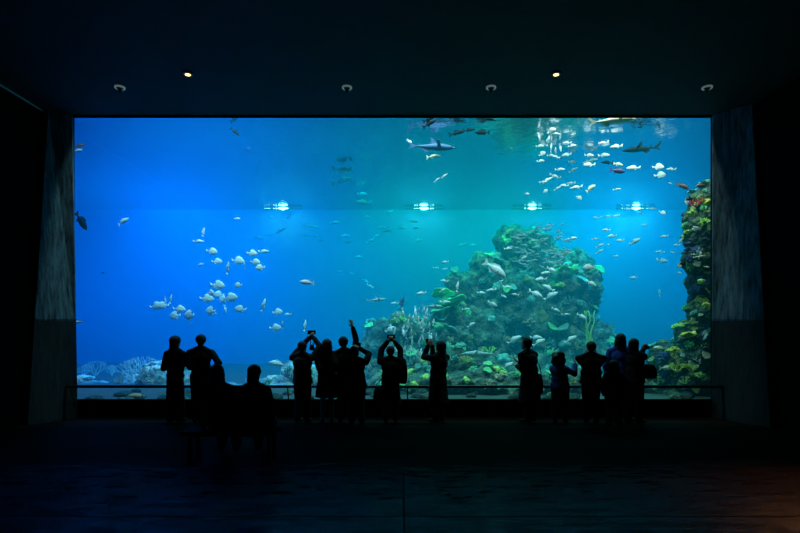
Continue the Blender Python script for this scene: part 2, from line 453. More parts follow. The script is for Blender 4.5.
def m_brain(seed):
    bm = bmesh.new(); ellipsoid(bm, (0, 0, 0.02), (0.55, 0.42, 0.26), sub=4)
    for v in bm.verts:
        c = v.co.copy(); v.co = c * (1 + 0.6 * noise.noise(c * 3 + Vector((seed * 3, 0, 0))) + 0.05 * math.sin(noise.noise(c * 6 + Vector((0, seed, 0))) * 22))
    return bm
def m_table(seed):
    r = random.Random(seed); bm = bmesh.new()
    tube(bm, [(0, 0, -0.1), (0.02, 0, 0.15), (0, 0, 0.30)], [0.14, 0.08, 0.2], 10)
    n = 28; top, bot = [], []
    rad = [0.5 * (1 + 0.14 * math.sin(3 * 2 * PI * i / n + seed) + r.uniform(-.06, .06)) for i in range(n)]
    rings = []
    for f, z in ((0.0, 0.27), (0.35, 0.30), (0.7, 0.34), (1.0, 0.385), (1.0, 0.42), (0.7, 0.385), (0.35, 0.36), (0.0, 0.345)):
        if f == 0: rings.append([bm.verts.new((0, 0, z))])
        else: rings.append([bm.verts.new((rad[i] * f * math.cos(2 * PI * i / n), rad[i] * f * math.sin(2 * PI * i / n), z + 0.02 * math.sin(5 * i))) for i in range(n)])
    for a, b in zip(rings, rings[1:]):
        for i in range(n):
            j = (i + 1) % n
            if len(a) == 1: bm.faces.new((a[0], b[i], b[j]))
            elif len(b) == 1: bm.faces.new((a[i], a[j], b[0]))
            else: bm.faces.new((a[i], a[j], b[j], b[i]))
    return bm
def m_leaf(seed):
    """cabbage-like coral of several upright ruffled plates"""
    r = random.Random(seed); bm = bmesh.new()
    for k in range(7):
        a0 = r.uniform(0, 2 * PI); tilt = r.uniform(0.25, 0.9); s = r.uniform(0.35, 0.55); cc = Vector((r.uniform(-.15, .15), r.uniform(-.15, .15), 0))
        nu, nv = 12, 5
        gr = []
        for i in range(nu + 1):
            row = []
            for j in range(nv + 1):
                u = -1.1 + 2.2 * i / nu; v_ = j / nv
                rr = s * v_ * (1 + 0.08 * math.sin(7 * u + k))
                p = Vector((rr * math.sin(u), 0.10 * v_ * math.sin(6 * u + seed) + tilt * 0.5 * v_ * v_ * s * 2, rr * math.cos(u) * (1.15 - tilt * 0.5)))
                p = Matrix.Rotation(a0, 3, 'Z') @ p + cc
                row.append(p)
            gr.append(row)
        th = Matrix.Rotation(a0, 3, 'Z') @ Vector((0, 0.025, 0))
        A = [[bm.verts.new(p + th) for p in row] for row in gr]; B = [[bm.verts.new(p - th) for p in row] for row in gr]
        for i in range(nu):
            for j in range(nv):
                bm.faces.new((A[i][j], A[i + 1][j], A[i + 1][j + 1], A[i][j + 1])); bm.faces.new((B[i][j], B[i][j + 1], B[i + 1][j + 1], B[i + 1][j]))
            bm.faces.new((A[i][nv], A[i + 1][nv], B[i + 1][nv], B[i][nv]))
        for j in range(nv):
            bm.faces.new((A[0][j], A[0][j + 1], B[0][j + 1], B[0][j])); bm.faces.new((A[nu][j], B[nu][j], B[nu][j + 1], A[nu][j + 1]))
    return bm
def m_tubes(seed):
    r = random.Random(seed); bm = bmesh.new()
    for k in range(8):
        a = r.uniform(0, 2 * PI); d = r.uniform(0.05, 0.28); h = r.uniform(0.3, 0.8); b = Vector((math.cos(a) * d, math.sin(a) * d, -0.1)); t = Vector((b.x * 1.9, b.y * 1.9, h)); w_ = r.uniform(0.05, 0.085)
        mid = (b + t) / 2
        tube(bm, [b, mid, t, t + Vector((0, 0, 0.005)), t - Vector((0, 0, 0.12))], [w_ * 0.8, w_, w_ * 1.15, w_ * 0.75, w_ * 0.6], 9)
    return bm
def m_fan(seed):
    r = random.Random(seed); bm = bmesh.new()
    def g(p, a, L, rad, lvl):
        q = p + Vector((math.sin(a), r.uniform(-.06, .06), math.cos(a))) * L
        tube(bm, [p, q], [rad, rad * 0.75], 5)
        if lvl:
            for s in (-1, 1): g(q, a + s * r.uniform(0.2, 0.5), L * 0.8, rad * 0.72, lvl - 1)
    for a in (-0.6, 0.0, 0.6): g(Vector((0, 0, -0.05)), a, 0.26, 0.03, 4)
    return bm
def m_whip(seed):
    r = random.Random(seed); bm = bmesh.new()
    for k in range(4):
        p = Vector((r.uniform(-.05, .05), r.uniform(-.05, .05), -0.05)); pts = [p.copy()]
        for i in range(8):
            p += Vector((r.uniform(-.06, .06), r.uniform(-.05, .05), 0.13)); pts.append(p.copy())
        tube(bm, pts, [0.035 - 0.003 * i for i in range(9)], 6)
    return bm
CMAKE = {'branching_coral': m_branch, 'brain_coral': m_brain, 'table_coral': m_table, 'leaf_coral': m_leaf, 'tube_sponge': m_tubes, 'sea_fan': m_fan, 'whip_coral': m_whip}
WORD = {'branching_coral': 'branching coral', 'brain_coral': 'rounded brain coral', 'table_coral': 'flat table coral', 'leaf_coral': 'ruffled leaf coral', 'tube_sponge': 'tube sponge', 'sea_fan': 'sea fan', 'whip_coral': 'whip coral'}
CC = {}
def coral(kind, colour, loc, size, rot=(0, 0, 0), seed=None, label=None, group=None, squash=1.0):
    seed = R.randint(0, 2) if seed is None else seed
    key = (kind, colour, seed)
    if key not in CC:
        o = mesh_obj(kind, CMAKE[kind](seed + 1), M['c_' + colour], smooth=True); CC[key] = o
    else:
        o = CC[key].copy(); COL.objects.link(o)
    o.location = loc; o.rotation_euler = rot; o.scale = (size, size, size * squash)
    tag(o, label, 'sponge' if kind == 'tube_sponge' else 'coral', group)
    return o

def scatter(ob, n, kinds, sz, where, seed, face=(0.15, -0.5), keep=None):
    """seat coral colonies on a rock: each grows out along the surface normal"""
    r = random.Random(seed); me = ob.data
    polys = [p for p in me.polygons if p.normal.y < face[0] and p.normal.z > face[1] and p.center.z > 0.42 and (keep is None or keep(p.center))]
    done = []
    tries = 0
    while len(done) < n and tries < n * 40:
        tries += 1
        p = r.choice(polys); s = r.uniform(*sz)
        if any((p.center - c).length < (s + t) * 0.36 for c, t in done): continue
        done.append((p.center.copy(), s))
        kind, colour = r.choice(kinds)
        d = (p.normal + Vector((0, -0.1, 0.7))).normalized()
        q = d.to_track_quat('Z', 'Y').to_euler()
        e = (Matrix.Rotation(0, 3, 'Z') @ q.to_matrix() @ Matrix.Rotation(r.uniform(0, 6.28), 3, 'Z')).to_euler()
        coral(kind, colour, p.center - p.normal * 0.04 * s, s, e, None, f'{colour} {WORD[kind]} growing on {where}', f'{colour} {WORD[kind]}s on {where}')

# --- big centre reef, far back
def B(px, py, D, rx, ry, rz): c = P(px, py, D); return (c.x, c.y, c.z, rx, ry, rz)
mblobs = [B(545, 330, 16.4, 1.45, 1.2, 2.0), B(535, 262, 16.6, 0.85, 0.8, 0.75), B(575, 285, 16.4, 0.7, 0.8, 0.9), B(515, 243, 16.4, 0.6, 0.6, 0.5), B(507, 243, 16.4, 0.4, 0.5, 0.35), B(488, 264, 16.2, 0.4, 0.5, 0.3), B(466, 284, 15.9, 0.5, 0.5, 0.35), B(492, 272, 16.0, 0.6, 0.6, 0.5), B(470, 300, 15.8, 0.6, 0.6, 0.45), B(505, 300, 16.0, 0.9, 0.9, 1.0),
    B(470, 335, 15.6, 1.1, 0.9, 0.85), B(425, 345, 15.4, 0.9, 0.8, 0.8), B(385, 350, 15.2, 0.7, 0.8, 0.9), B(372, 380, 15.0, 0.7, 0.9, 0.8), B(560, 385, 15.0, 1.5, 1.2, 0.9),
    B(590, 360, 15.8, 0.75, 0.9, 1.2), B(480, 385, 14.8, 2.2, 1.1, 0.8)]
for k, (px, py, D, h) in enumerate(((450, 318, 14.6, 0.5), (566, 290, 15.5, 0.5), (588, 360, 14.9, 0.8), (402, 332, 14.6, 0.45))):
    mblobs += [B(px, py, D, h * 0.9, 0.5, h * 0.7), B(px, py + 22, D, h * 1.1, 0.6, h * 0.9), B(px, py + 50, D, h * 1.2, 0.6, h)]
mblobs = [(x * 1.065, y * 1.065, EYE + (z - EYE) * 1.065, a * 1.065, b_ * 1.065, c_ * 1.065) for x, y, z, a, b_, c_ in mblobs]     # the mound stands a step further back
main = rock('reef_rock', mblobs, M['rock'], 0.075, 0.36, 1, 'big craggy teal reef mound rising behind the centre of the glass')
kk = [('branching_coral', 'teal'), ('branching_coral', 'tan'), ('brain_coral', 'teal'), ('leaf_coral', 'teal'), ('leaf_coral', 'green'), ('table_coral', 'teal'), ('table_coral', 'green'),
      ('brain_coral', 'olive'), ('tube_sponge', 'tan'), ('sea_fan', 'teal'), ('branching_coral', 'olive'), ('leaf_coral', 'olive')]
scatter(main, 250, kk, (0.2, 0.44), 'the big centre reef', 5)
# --- low front reef ledge
front = rock('reef_rock', [B(470, 385, 12.6, 1.5, 0.6, 0.35), B(520, 388, 12.4, 1.0, 0.5, 0.35), B(410, 388, 12.7, 1.0, 0.5, 0.32), B(575, 388, 12.7, 0.9, 0.6, 0.35), B(445, 372, 13.4, 1.0, 0.5, 0.5), B(640, 388, 12.6, 0.9, 0.5, 0.3)],
    M['rock'], 0.05, 0.2, 4, 'long low reef ledge on the sand in front of the centre mound')
k2 = [('branching_coral', 'yellow'), ('leaf_coral', 'green'), ('leaf_coral', 'teal'), ('brain_coral', 'teal'), ('brain_coral', 'lime'), ('branching_coral', 'teal'), ('table_coral', 'green'), ('leaf_coral', 'tan'), ('tube_sponge', 'teal')]
scatter(front, 95, k2, (0.14, 0.32), 'the low front ledge', 8)
# --- reef column beside the right pier
col_b = []
for py, x0, D, rx in ((385, 655, 12.6, 0.8), (385, 700, 12.0, 0.8), (360, 672, 12.4, 0.6), (355, 705, 12.0, 0.75), (335, 697, 12.0, 0.6), (310, 702, 11.9, 0.55), (285, 703, 11.9, 0.5), (262, 704, 11.9, 0.55), (240, 704, 11.9, 0.5), (222, 706, 11.9, 0.55), (208, 708, 11.9, 0.5)):
    col_b.append(B(px=x0 + 6, py=py, D=D, rx=rx, ry=0.5, rz=0.42))
rcol = rock('reef_rock', col_b, M['rock_dark'], 0.045, 0.16, 9, 'tall dark reef column standing against the right concrete pier')
k3 = [('brain_coral', 'olive'), ('leaf_coral', 'olive'), ('branching_coral', 'yellow'), ('leaf_coral', 'lime'), ('leaf_coral', 'green'), ('tube_sponge', 'olive'), ('table_coral', 'olive'), ('leaf_coral', 'teal'), ('table_coral', 'tan'), ('branching_coral', 'lime'), ('brain_coral', 'navy'), ('leaf_coral', 'navy'), ('tube_sponge', 'pale'), ('brain_coral','navy')]
scatter(rcol, 230, k3, (0.10, 0.26), 'the right reef column', 22, face=(0.35, -0.8), keep=lambda c: c.x < 7.4)
# --- low pale reef on the left
lrock = rock('reef_rock', [B(158, 384, 13.6, 0.45, 0.4, 0.4), B(140, 388, 13.9, 0.5, 0.4, 0.28), B(100, 390, 14.2, 0.7, 0.4, 0.25), B(185, 386, 14.0, 0.7, 0.5, 0.45)], M['rock_pale'], 0.05, 0.14, 13,
             'low pale coral rock on the sand left of the long haired woman')
scatter(lrock, 36, [('branching_coral', 'pale'), ('sea_fan', 'pale'), ('brain_coral', 'pale'), ('branching_coral', 'tan'), ('leaf_coral', 'pale')], (0.2, 0.42), 'the pale left rock', 31)
for q, (px, py, s) in enumerate(((143, 360, 0.7), (152, 366, 0.6), (133, 368, 0.6), (96, 378, 0.7), (85, 380, 0.5), (112, 382, 0.5))):
    c = P(px, 388, 14.6 if q < 3 else 15.8); coral('sea_fan', 'pale', (c.x, c.y, 0.4), s * (1.15 if q < 3 else 0.8), (0, 0, 0.3 * q), q % 3,
        ['tallest pale feathery sea fan left of the long haired woman', 'pale sea fan leaning right just left of the woman', 'pale sea fan on the outer left of the pale rock',
         'faint sea fan in the lower left corner of the glass', 'small faint sea fan closest to the left pier', 'small sea fan between the corner and the pale rock'][q])
mrock = rock('reef_rock', [B(300, 382, 13.6, 0.4, 0.4, 0.55), B(275, 388, 13.4, 0.7, 0.4, 0.28), B(325, 384, 14.2, 0.8, 0.5, 0.5), B(240, 391, 13.8, 0.5, 0.4, 0.2)], M['rock_pale'], 0.05, 0.14, 17,
             'sloping pale rock behind the leftmost photographer')
scatter(mrock, 26, [('brain_coral', 'pale'), ('leaf_coral', 'teal'), ('branching_coral', 'pale'), ('brain_coral', 'teal')], (0.15, 0.32), 'the sloping pale rock', 41)
# boulders on the sand near the glass
rb = random.Random(77)
bould = []
for k in range(70):
    x = rb.uniform(-6.4, 6.3); y = rb.uniform(10.95, 12.3)
    if not bould:
        pass
    s = rb.uniform(0.08, 0.22)
    if k < 3:
        bm = bmesh.new(); ellipsoid(bm, (0, 0, 0), (1, 0.8, 0.55), sub=3)
        for v in bm.verts: v.co *= 1 + 0.35 * noise.noise(v.co * 1.6 + Vector((k * 9, 0, 0)))
        o = mesh_obj('boulder', bm, M['rock_dark'] if k < 2 else M['rock'], smooth=True); bould.append(o)
    else:
        o = bould[k % 3].copy(); COL.objects.link(o)
    o.location = (x, y, sand_z(x, y) + 0.02); o.scale = (s, s, s); o.rotation_euler = (0, 0, rb.uniform(0, 6.28))
    tag(o, 'small rough stone lying on the sand just behind the glass', 'stone', 'stones on the sand behind the glass')
c = P(134, 396, 11.3)
bm = bmesh.new(); ellipsoid(bm, (0, 0, 0), (0.15, 0.11, 0.06), sub=3)
for v in bm.verts: v.co *= 1 + 0.3 * noise.noise(v.co * 5)
M['ochre'] = plain('ochre_stone', (0.35, 0.2, 0.07), 0.8, var=0.4, scale=8, bump=0.5)
tag(mesh_obj('boulder', bm, M['ochre'], smooth=True, loc=(c.x, c.y, c.z)), 'ochre coloured flat stone below the rail at the lower left', 'stone')

# named corals that stand out
for a in (('table_coral', 'green', 443, 297, 14.3, 0.62, 0, 'upper left plate of the three bright green table corals'),
          ('table_coral', 'green', 458, 305, 14.1, 0.72, 1, 'largest bright green table coral, right of the trio'),
          ('table_coral', 'green', 444, 312, 14.2, 0.6, 2, 'lowest of the three bright green table corals'),
          ('brain_coral', 'green', 440, 323, 14.2, 0.42, 0, 'round green coral head under the three green table corals'),
          ('leaf_coral', 'green', 567, 272, 15.1, 0.62, 0, 'bright green ruffled coral high on the right of the centre reef'),
          ('leaf_coral', 'lime', 561, 285, 15.1, 0.36, 1, 'yellow green ruffled coral under the highest green coral'),
          ('branching_coral', 'lime', 487, 352, 13.6, 0.42, 0, 'yellow green bushy coral above the long pale shark'),
          ('branching_coral', 'yellow', 463, 377, 12.7, 0.34, 1, 'yellow branching coral right of the woman raising her phone'),
          ('branching_coral', 'yellow', 491, 379, 12.6, 0.36, 2, 'yellow branching coral at the middle of the low ledge'),
          ('leaf_coral', 'lime', 400, 322, 14.3, 0.45, 2, 'yellow green coral left above the silver shoal'),
          ('branching_coral', 'lime', 412, 372, 13.2, 0.36, 2, 'yellow green coral between the two raised phones'),
          ('whip_coral', 'lime', 588, 340, 14.4, 1.0, 0, 'tall pale green whip coral above the man with both elbows out'),
          ('branching_coral', 'red', 696, 203, 11.35, 0.30, 0, 'red branching coral at the top of the right reef column'),
          ('brain_coral', 'yellow', 708, 200, 11.3, 0.24, 0, 'yellow sponge ball beside the red coral'),
          ('leaf_coral', 'lime', 692, 213, 11.35, 0.24, 1, 'lime green coral just under the red coral'),
          ('brain_coral', 'lime', 701, 280, 11.3, 0.17, 1, 'lime green coral ball halfway up the right reef column'),
          ('brain_coral', 'yellow', 706, 303, 11.3, 0.15, 2, 'yellow coral ball on the lower half of the right column'),
          ('leaf_coral', 'yellow', 689, 335, 11.3, 0.26, 0, 'yellow ruffled coral where the right column widens'),
          ('leaf_coral', 'yellow', 674, 350, 11.5, 0.3, 1, 'yellow green coral on the left shoulder of the right reef'),
          ('branching_coral', 'yellow', 676, 368, 11.4, 0.34, 1, 'yellow bushy coral right of the woman with the bag'),
          ('branching_coral', 'yellow', 692, 368, 11.3, 0.28, 2, 'yellow branching coral near the foot of the right pier')):
    kind, colour, px, py, D, s, sd, lab = a
    if D > 14: D *= 1.065; s *= 1.065
    coral(kind, colour, P(px, py, D) - Vector((0, 0, 0.2 * s)), s, (-0.35 if kind == 'table_coral' else 0, 0, sd), sd, lab)

# ------------------------------------------------------------------ fish
M['f_silver'] = plain('silver_fish_skin', (0.92, 0.94, 0.93), 0.4, 0.0, var=0.12, scale=20)
M['f_cream'] = plain('cream_fish_skin', (0.95, 0.88, 0.62), 0.45)
M['f_pink'] = plain('pinkish_fish_skin', (0.95, 0.62, 0.66), 0.45)
M['f_dark'] = plain('dark_fish_skin', (0.006, 0.007, 0.012), 0.7, spec=0.1)
M['f_blue'] = plain('blue_grey_fish_skin', (0.05, 0.12, 0.28), 0.5)
M['f_brown'] = plain('brown_fish_skin', (0.25, 0.12, 0.09), 0.5)
M['f_purple'] = plain('purple_fish_skin', (0.10, 0.03, 0.16), 0.5)
M['f_grey'] = plain('grey_fish_skin', (0.35, 0.45, 0.48), 0.5)
M['f_eye'] = plain('fish_eye', (0.01, 0.01, 0.01), 0.2)
PROF = {   # height and width along the body, snout to tail root, in body lengths
    'round': ([.03, .17, .27, .31, .29, .20, .09, .045], [.02, .05, .065, .07, .06, .04, .02, .012]),
    'slender': ([.02, .07, .105, .12, .11, .08, .045, .022], [.02, .045, .06, .065, .055, .04, .02, .012]),
    'stout': ([.03, .11, .16, .175, .16, .115, .06, .035], [.03, .07, .09, .095, .08, .055, .03, .015]),
    'shark': ([.012, .05, .075, .085, .075, .05, .028, .016], [.02, .055, .07, .075, .06, .035, .02, .012])}
def fish_body(bm, kind, bend=0.0):
    hh, ww = PROF[kind]; n = len(hh); seg = 12; rings = []
    for i in range(n):
        x = 0.5 - 0.82 * i / (n - 1)
        yb = bend * (0.5 - x) ** 2
        rings.append([bm.verts.new((x, yb + ww[i] * math.cos(2 * PI * k / seg), hh[i] * math.sin(2 * PI * k / seg) * (1.0 if math.sin(2 * PI * k / seg) > 0 else 0.85))) for k in range(seg)])
    a = bm.verts.new((0.53, 0, 0)); z = bm.verts.new((-0.33, bend * 0.68, 0))
    for k in range(seg):
        bm.faces.new((a, rings[0][k], rings[0][(k + 1) % seg])); bm.faces.new((z, rings[-1][(k + 1) % seg], rings[-1][k]))
    for p, q in zip(rings, rings[1:]):
        for k in range(seg): bm.faces.new((p[k], q[k], q[(k + 1) % seg], p[(k + 1) % seg]))
def fin(bm, pts, th=0.006, plane='xz', y0=0.0, rot=None):
    a, b = [], []
    for p in pts:
        q = Vector((p[0], 0, p[1])) if plane == 'xz' else Vector((p[0], p[1], 0))
        n = Vector((0, th, 0)) if plane == 'xz' else Vector((0, 0, th))
        if rot: q = rot @ q; n = rot @ n
        q = q + Vector((0, y0, 0)); a.append(q + n); b.append(q - n)
    prism(bm, a, b)
TAIL = [(-0.30, .03), (-0.38, .10), (-0.50, .17), (-0.44, .0), (-0.50, -.17), (-0.38, -.10), (-0.30, -.03)]
STAIL = [(-0.30, .018), (-0.38, .05), (-0.52, .17), (-0.46, .05), (-0.41, .0), (-0.47, -.08), (-0.38, -.035), (-0.30, -.018)]
def fins(kind):
    """name -> bmesh"""
    out = {}
    hh = PROF[kind][0]; h = hh[3]
    bm = bmesh.new(); fin(bm, STAIL if kind == 'shark' else TAIL); out['tail_fin'] = bm
    bm = bmesh.new()
    if kind == 'shark':
        fin(bm, [(0.12, h * .9), (0.02, h + .10), (-0.02, h + .10), (0.0, h * .8)]); 
        fin(bm, [(-0.2, .03), (-0.24, .065), (-0.25, .06), (-0.24, .02)])
    else: fin(bm, [(0.18, h * .85), (0.10, h + .06), (-0.12, h * .8 + .05), (-0.22, h * .4 + .02), (-0.1, h * .5), (0.05, h * .8)])
    out['dorsal_fin'] = bm
    bm = bmesh.new(); fin(bm, [(0.0, -h * .7), (-0.10, -h * .75 - .06), (-0.22, -h * .3 - .02), (-0.15, -h * .35)]); out['anal_fin'] = bm
    bm = bmesh.new()
    for s in (-1, 1):
        r_ = Matrix.Rotation(s * 0.6, 3, 'X')
        L_ = 0.20 if kind == 'shark' else 0.12
        fin(bm, [(0.22, 0.0), (0.15, s * L_), (0.10, s * L_), (0.13, 0.0)], 0.004, 'xy', s * .045, r_)
        bm.verts.ensure_lookup_table()
    for v in bm.verts: v.co.z -= h * 0.35
    out['pectoral_fin'] = bm
    return out
FP = {}
def fish(kind, matk, loc, length, pitch=0.0, yaw=0.0, roll=0.0, label=None, group=None, parts=False, name='fish', bend=0.0, cat='fish'):
    if loc.z > 6.2:      # keep every fish under the water surface
        f_ = (6.2 - EYE) / (loc.z - EYE); loc = Vector((loc.x * f_, loc.y * f_, 6.2)); length *= f_
    key = (kind, matk, parts, bend, name)
    if key not in FP:
        bm = bmesh.new(); fish_body(bm, kind, bend)
        if parts:
            root = mesh_obj(name, bm, M['f_' + matk], smooth=True)
            for nm, fb in fins(kind).items():
                for v in fb.verts: v.co.y += bend * (0.5 - v.co.x) ** 2
                mesh_obj(nm, fb, M['f_' + matk], root)
            for s in (-1, 1):
                eb = bmesh.new(); ellipsoid(eb, (0.41, s * PROF[kind][1][1] * 0.85, PROF[kind][0][1] * 0.25), 0.014, sub=1); mesh_obj('eye', eb, M['f_eye'], root)
        else:
            for nm, fb in fins(kind).items():
                for v in fb.verts: v.co.y += bend * (0.5 - v.co.x) ** 2
                me = bpy.data.meshes.new('t'); fb.to_mesh(me); fb.free(); bm.from_mesh(me); bpy.data.meshes.remove(me)
            root = mesh_obj(name, bm, M['f_' + matk], smooth=True)
        FP[key] = root; o = root
    else: o = copy_tree(FP[key])
    o.location = loc; o.scale = (length,) * 3
    o.rotation_euler = Euler((math.radians(roll), -math.radians(pitch), math.radians(yaw)), 'XYZ')
    tag(o, label, cat, group)
    return o
RF = random.Random(5)
def school(rows, D0, D1, label, group, matk='silver', kd='round', jit=25):
    """rows: column, row, length in pixels, style; r round fish seen side on, s slender, v steep, a/b tilted up/down"""
    for px, py, L, stl in rows:
        D = RF.uniform(D0, D1); ln = L * D / FPX
        k = kd; pitch = RF.uniform(-8, 8); yaw = RF.choice((0, 180)) + RF.uniform(-jit, jit); roll = 0
        if 'r' in stl: k = 'round'; ln *= 1.25
        if 's' in stl: k = 'slender'
        if 't' in stl: k = 'stout'
        if 'v' in stl: k = 'slender'; pitch = RF.choice((78, -75, 82)); yaw = RF.uniform(-60, 60); ln *= 1.15
        if 'a' in stl: pitch = 30; yaw = RF.uniform(-10, 10)
        if 'b' in stl: pitch = -28; yaw = RF.uniform(-10, 10)
        if 'c' in stl: pitch = 28; yaw = 180 + RF.uniform(-10, 10)      # heading left, nose up
        fish(k, matk, P(px, py, D), ln, pitch, yaw, roll, label, group, bend=RF.choice((0.0, 0.25)))

LEFT = [(203.6,232.2,7,'v'),(198.6,241.5,10,'s'),(211.7,251.6,8,'r'),(217,261.7,7,'r'),(227.8,268.5,10,'v'),(237.7,260.9,9,'r'),(244,265,6,'v'),(252,253.3,7,'r'),(255,262.2,7,'r'),
 (260.7,268,7,'r'),(263.5,251.6,11,'s'),(202,264.8,9,'s'),(237.4,218.7,5,'t'),(156,306.4,9,'r'),(163,305.6,8,'r'),(171,299,7,'v'),(165.5,300,6,'v'),(179.3,309.3,8,'r'),(175.2,316,9,'r'),(190.8,315.7,11,'r'),
 (189,320,6,'v'),(217,285.3,10,'r'),(210,293,7,'r'),(206.8,298.8,9,'r'),(219.5,295,8,'r'),(230.4,298,10,'r'),(224.5,299.7,8,'r'),(211.9,311.5,10,'r'),(216,313.7,5,'t'),(225.4,309,6,'v'),(240.9,309.3,8,'r'),(238.9,285.3,6,'r'),
 (264.1,305.5,10,'v'),(277.5,312.2,7,'r'),(288,314.6,6,'t'),(275,328,8,'r'),(282.2,325.2,6,'v'),(305,326,9,'v')]
LEFT = [(a, b_, c_ * 1.25, d) for a, b_, c_, d in LEFT]
school(LEFT, 12.9, 13.8, 'small pale fish of the loose school in the blue water on the left', 'pale fish of the left school')
FAINT = [(342,180.6,22,'s'),(344,170.5,17,'s'),(361.6,193.8,12,'s'),(363.3,202.6,17,'s'),(389.5,212.7,10,'sa'),(367.5,217,6,'t'),(308,226,9,'s'),(315,227,8,'s'),(306,235,7,'s'),(315,236,8,'s'),
 (320.8,240.2,6,'t'),(334.6,222.8,9,'t'),(345.6,236.3,9,'t'),(359,257.4,9,'t'),(348,242,7,'t'),(371,241,10,'sa'),(377,236,8,'sa'),(381,228,9,'s'),(387,231,9,'s'),(402,228,9,'s'),(416,228,8,'s'),(418,240,9,'s'),(414,222,8,'s'),
 (352,273.8,6,'t'),(365,281,9,'sb'),(370,286,9,'sb'),(339.7,271.7,6,'t'),(281,230.5,12,'sa'),(288,217,5,'t'),(272,216.7,5,'t'),(258.5,238,9,'s'),(270,234.7,7,'s'),(260.5,201,5,'v'),(436,268,7,'s'),(445,269,6,'s'),(462,245,8,'s'),(473,245,7,'s')]
school(FAINT, 16.2, 17.8, 'faint bluish fish far off in the hazy water left of the reef top', 'faint far fish in the middle water')
UPR = [(541,161,7,'t'),(542,154,7,'a'),(551,155.5,7,'t'),(556.3,157.2,8,'s'),(566.4,155,9,'t'),(572,162,8,'t'),(591.7,160,10,'s'),(588.4,165.3,11,'t'),(587,163,9,'s'),(589,155.5,9,'t'),(603.5,155.5,10,'t'),(602.7,143.3,9,'s'),(616,147,10,'t'),
 (559.7,169.4,9,'s'),(573.7,169.9,9,'sa'),(554.6,175.8,9,'sb'),(556,177.5,9,'s'),(547,180.5,10,'sa'),(543,182,6,'s'),(570.6,183.4,8,'s'),(564.2,185.6,8,'s'),(557.5,188.4,7,'sa'),(576.2,187.6,11,'s'),(545.3,191.3,5,'a'),(578.7,197.7,6,'b'),
 (617,189.3,7,'s'),(527,193.8,5,'t'),(633.4,168.2,12,'t'),(657.7,167.3,8,'r'),(660.4,175,8,'r'),(671.2,169.3,9,'s'),(670,183.4,4,'t'),(552,131,8,'a'),(556,134,8,'s'),(539,137,7,'v'),(548,141,8,'v'),(551,148,8,'v'),(540,146,7,'t'),
 (560,148,7,'v'),(567,143,8,'s'),(572,146,7,'t'),(555,152,7,'v')]
school([(a, b_, c_ * 1.15, d) for a, b_, c_, d in UPR], 12.8, 14.4, 'pale small fish of the scattered school at the upper right of the glass', 'pale fish of the upper right school', jit=20)
MID = [(500,281.9,8,'sa'),(507.2,287,10,'s'),(444.2,281,9,'s'),(457.4,287,10,'v'),(545.6,273,9,'t'),(551.5,269.5,10,'tb'),(541,279.5,12,'t'),(548,288.2,13,'tc'),(591,283.5,12,'tb'),(421.2,293.3,11,'s'),(442.3,290.6,7,'ta'),(445.4,302,11,'s'),
 (389.7,329.4,11,'ta'),(394.7,303.4,8,'s'),(536,293.8,15,'tb'),(550.4,296.3,16,'ta'),(545.4,273.2,8,'t'),(492.2,303.9,11,'tb'),(503.7,296.3,6,'tb'),(515,294.6,8,'s'),(481.2,292.9,8,'t'),(491.4,290,10,'s'),
 (471,325,9,'ta'),(514.1,340.2,16,'ta'),(536,337.6,12,'t'),(538.6,342.7,14,'ta'),(570.4,339.7,14,'ta'),(565.7,314.4,8,'s'),(556,309.8,9,'sb'),(581.4,316.5,11,'tb'),(522.8,258.6,9,'sa'),(508,248.6,9,'s'),(572.6,238.5,9,'t'),(508,366,13,'ta'),(445,262,8,'s'),(466,309,8,'s')]
school(MID, 13.0, 14.0, 'pale silver fish swimming in front of the centre reef', 'pale silver fish in front of the centre reef', jit=15)
RGT = [(596,217.7,7,'s'),(602,217.4,7,'s'),(608,216.4,7,'s'),(615.6,216,8,'s'),(611.4,236.3,10,'t'),(620.3,240.5,10,'s'),(635.4,241.4,11,'ta'),(644.2,225,8,'s'),(664,236.3,8,'s'),(660,252,10,'s'),(672.6,252.7,5,'t'),(676,245.2,7,'s'),
 (662.4,261,16,'s'),(679.3,273,8,'s'),(633,277.6,6,'t'),(662.4,212.7,7,'b'),(599.6,245.6,8,'sa'),(599.6,251.5,9,'sa'),(608,244.7,5,'t'),(606,230,9,'s'),(616,256,5,'t'),(633.7,277.7,7,'t'),(659,293,7,'v'),(595,239,7,'s'),(688,200,8,'s'),(640,213,8,'s'),(628,209,7,'s'),(652,209,8,'s')]
school(RGT, 13.6, 15.6, 'pale small fish drifting in the open water between reef mound and right column', 'pale fish between the reefs')
# dense shoal in front of the reef top
rs = random.Random(9); SH = []
for k in range(75):
    a = rs.uniform(0, 2 * PI); q = math.sqrt(rs.random())
    SH.append((540 + 30 * q * math.cos(a), 248 + 20 * q * math.sin(a) + (2 if a < PI else 0), rs.uniform(5, 8), rs.choice(('s', 's', 't', 'sa', 'sb'))))
SH += [(536.8,228.4,10,'sa'),(549,225.6,8,'s'),(562,224,6,'s'),(557.4,231.6,6,'ta'),(567.5,249.8,9,'sb'),(554.9,249,8,'sb')]
school(SH, 14.4, 15.2, 'tiny pale fish of the dense shoal around the reef top', 'tiny fish of the shoal at the reef top', 'grey', jit=20)
# shoal of upright slivers over the low reef
HR = []
for k in range(46):
    a = rs.uniform(0, 2 * PI); q = math.sqrt(rs.random())
    HR.append((413 + 24 * q * math.cos(a), 335 + 26 * q * math.sin(a), rs.uniform(6, 10), 'v'))
school(HR, 12.6, 13.2, 'thin silver fish of the upright shoal above the raised phones at the centre', 'thin fish of the upright silver shoal')
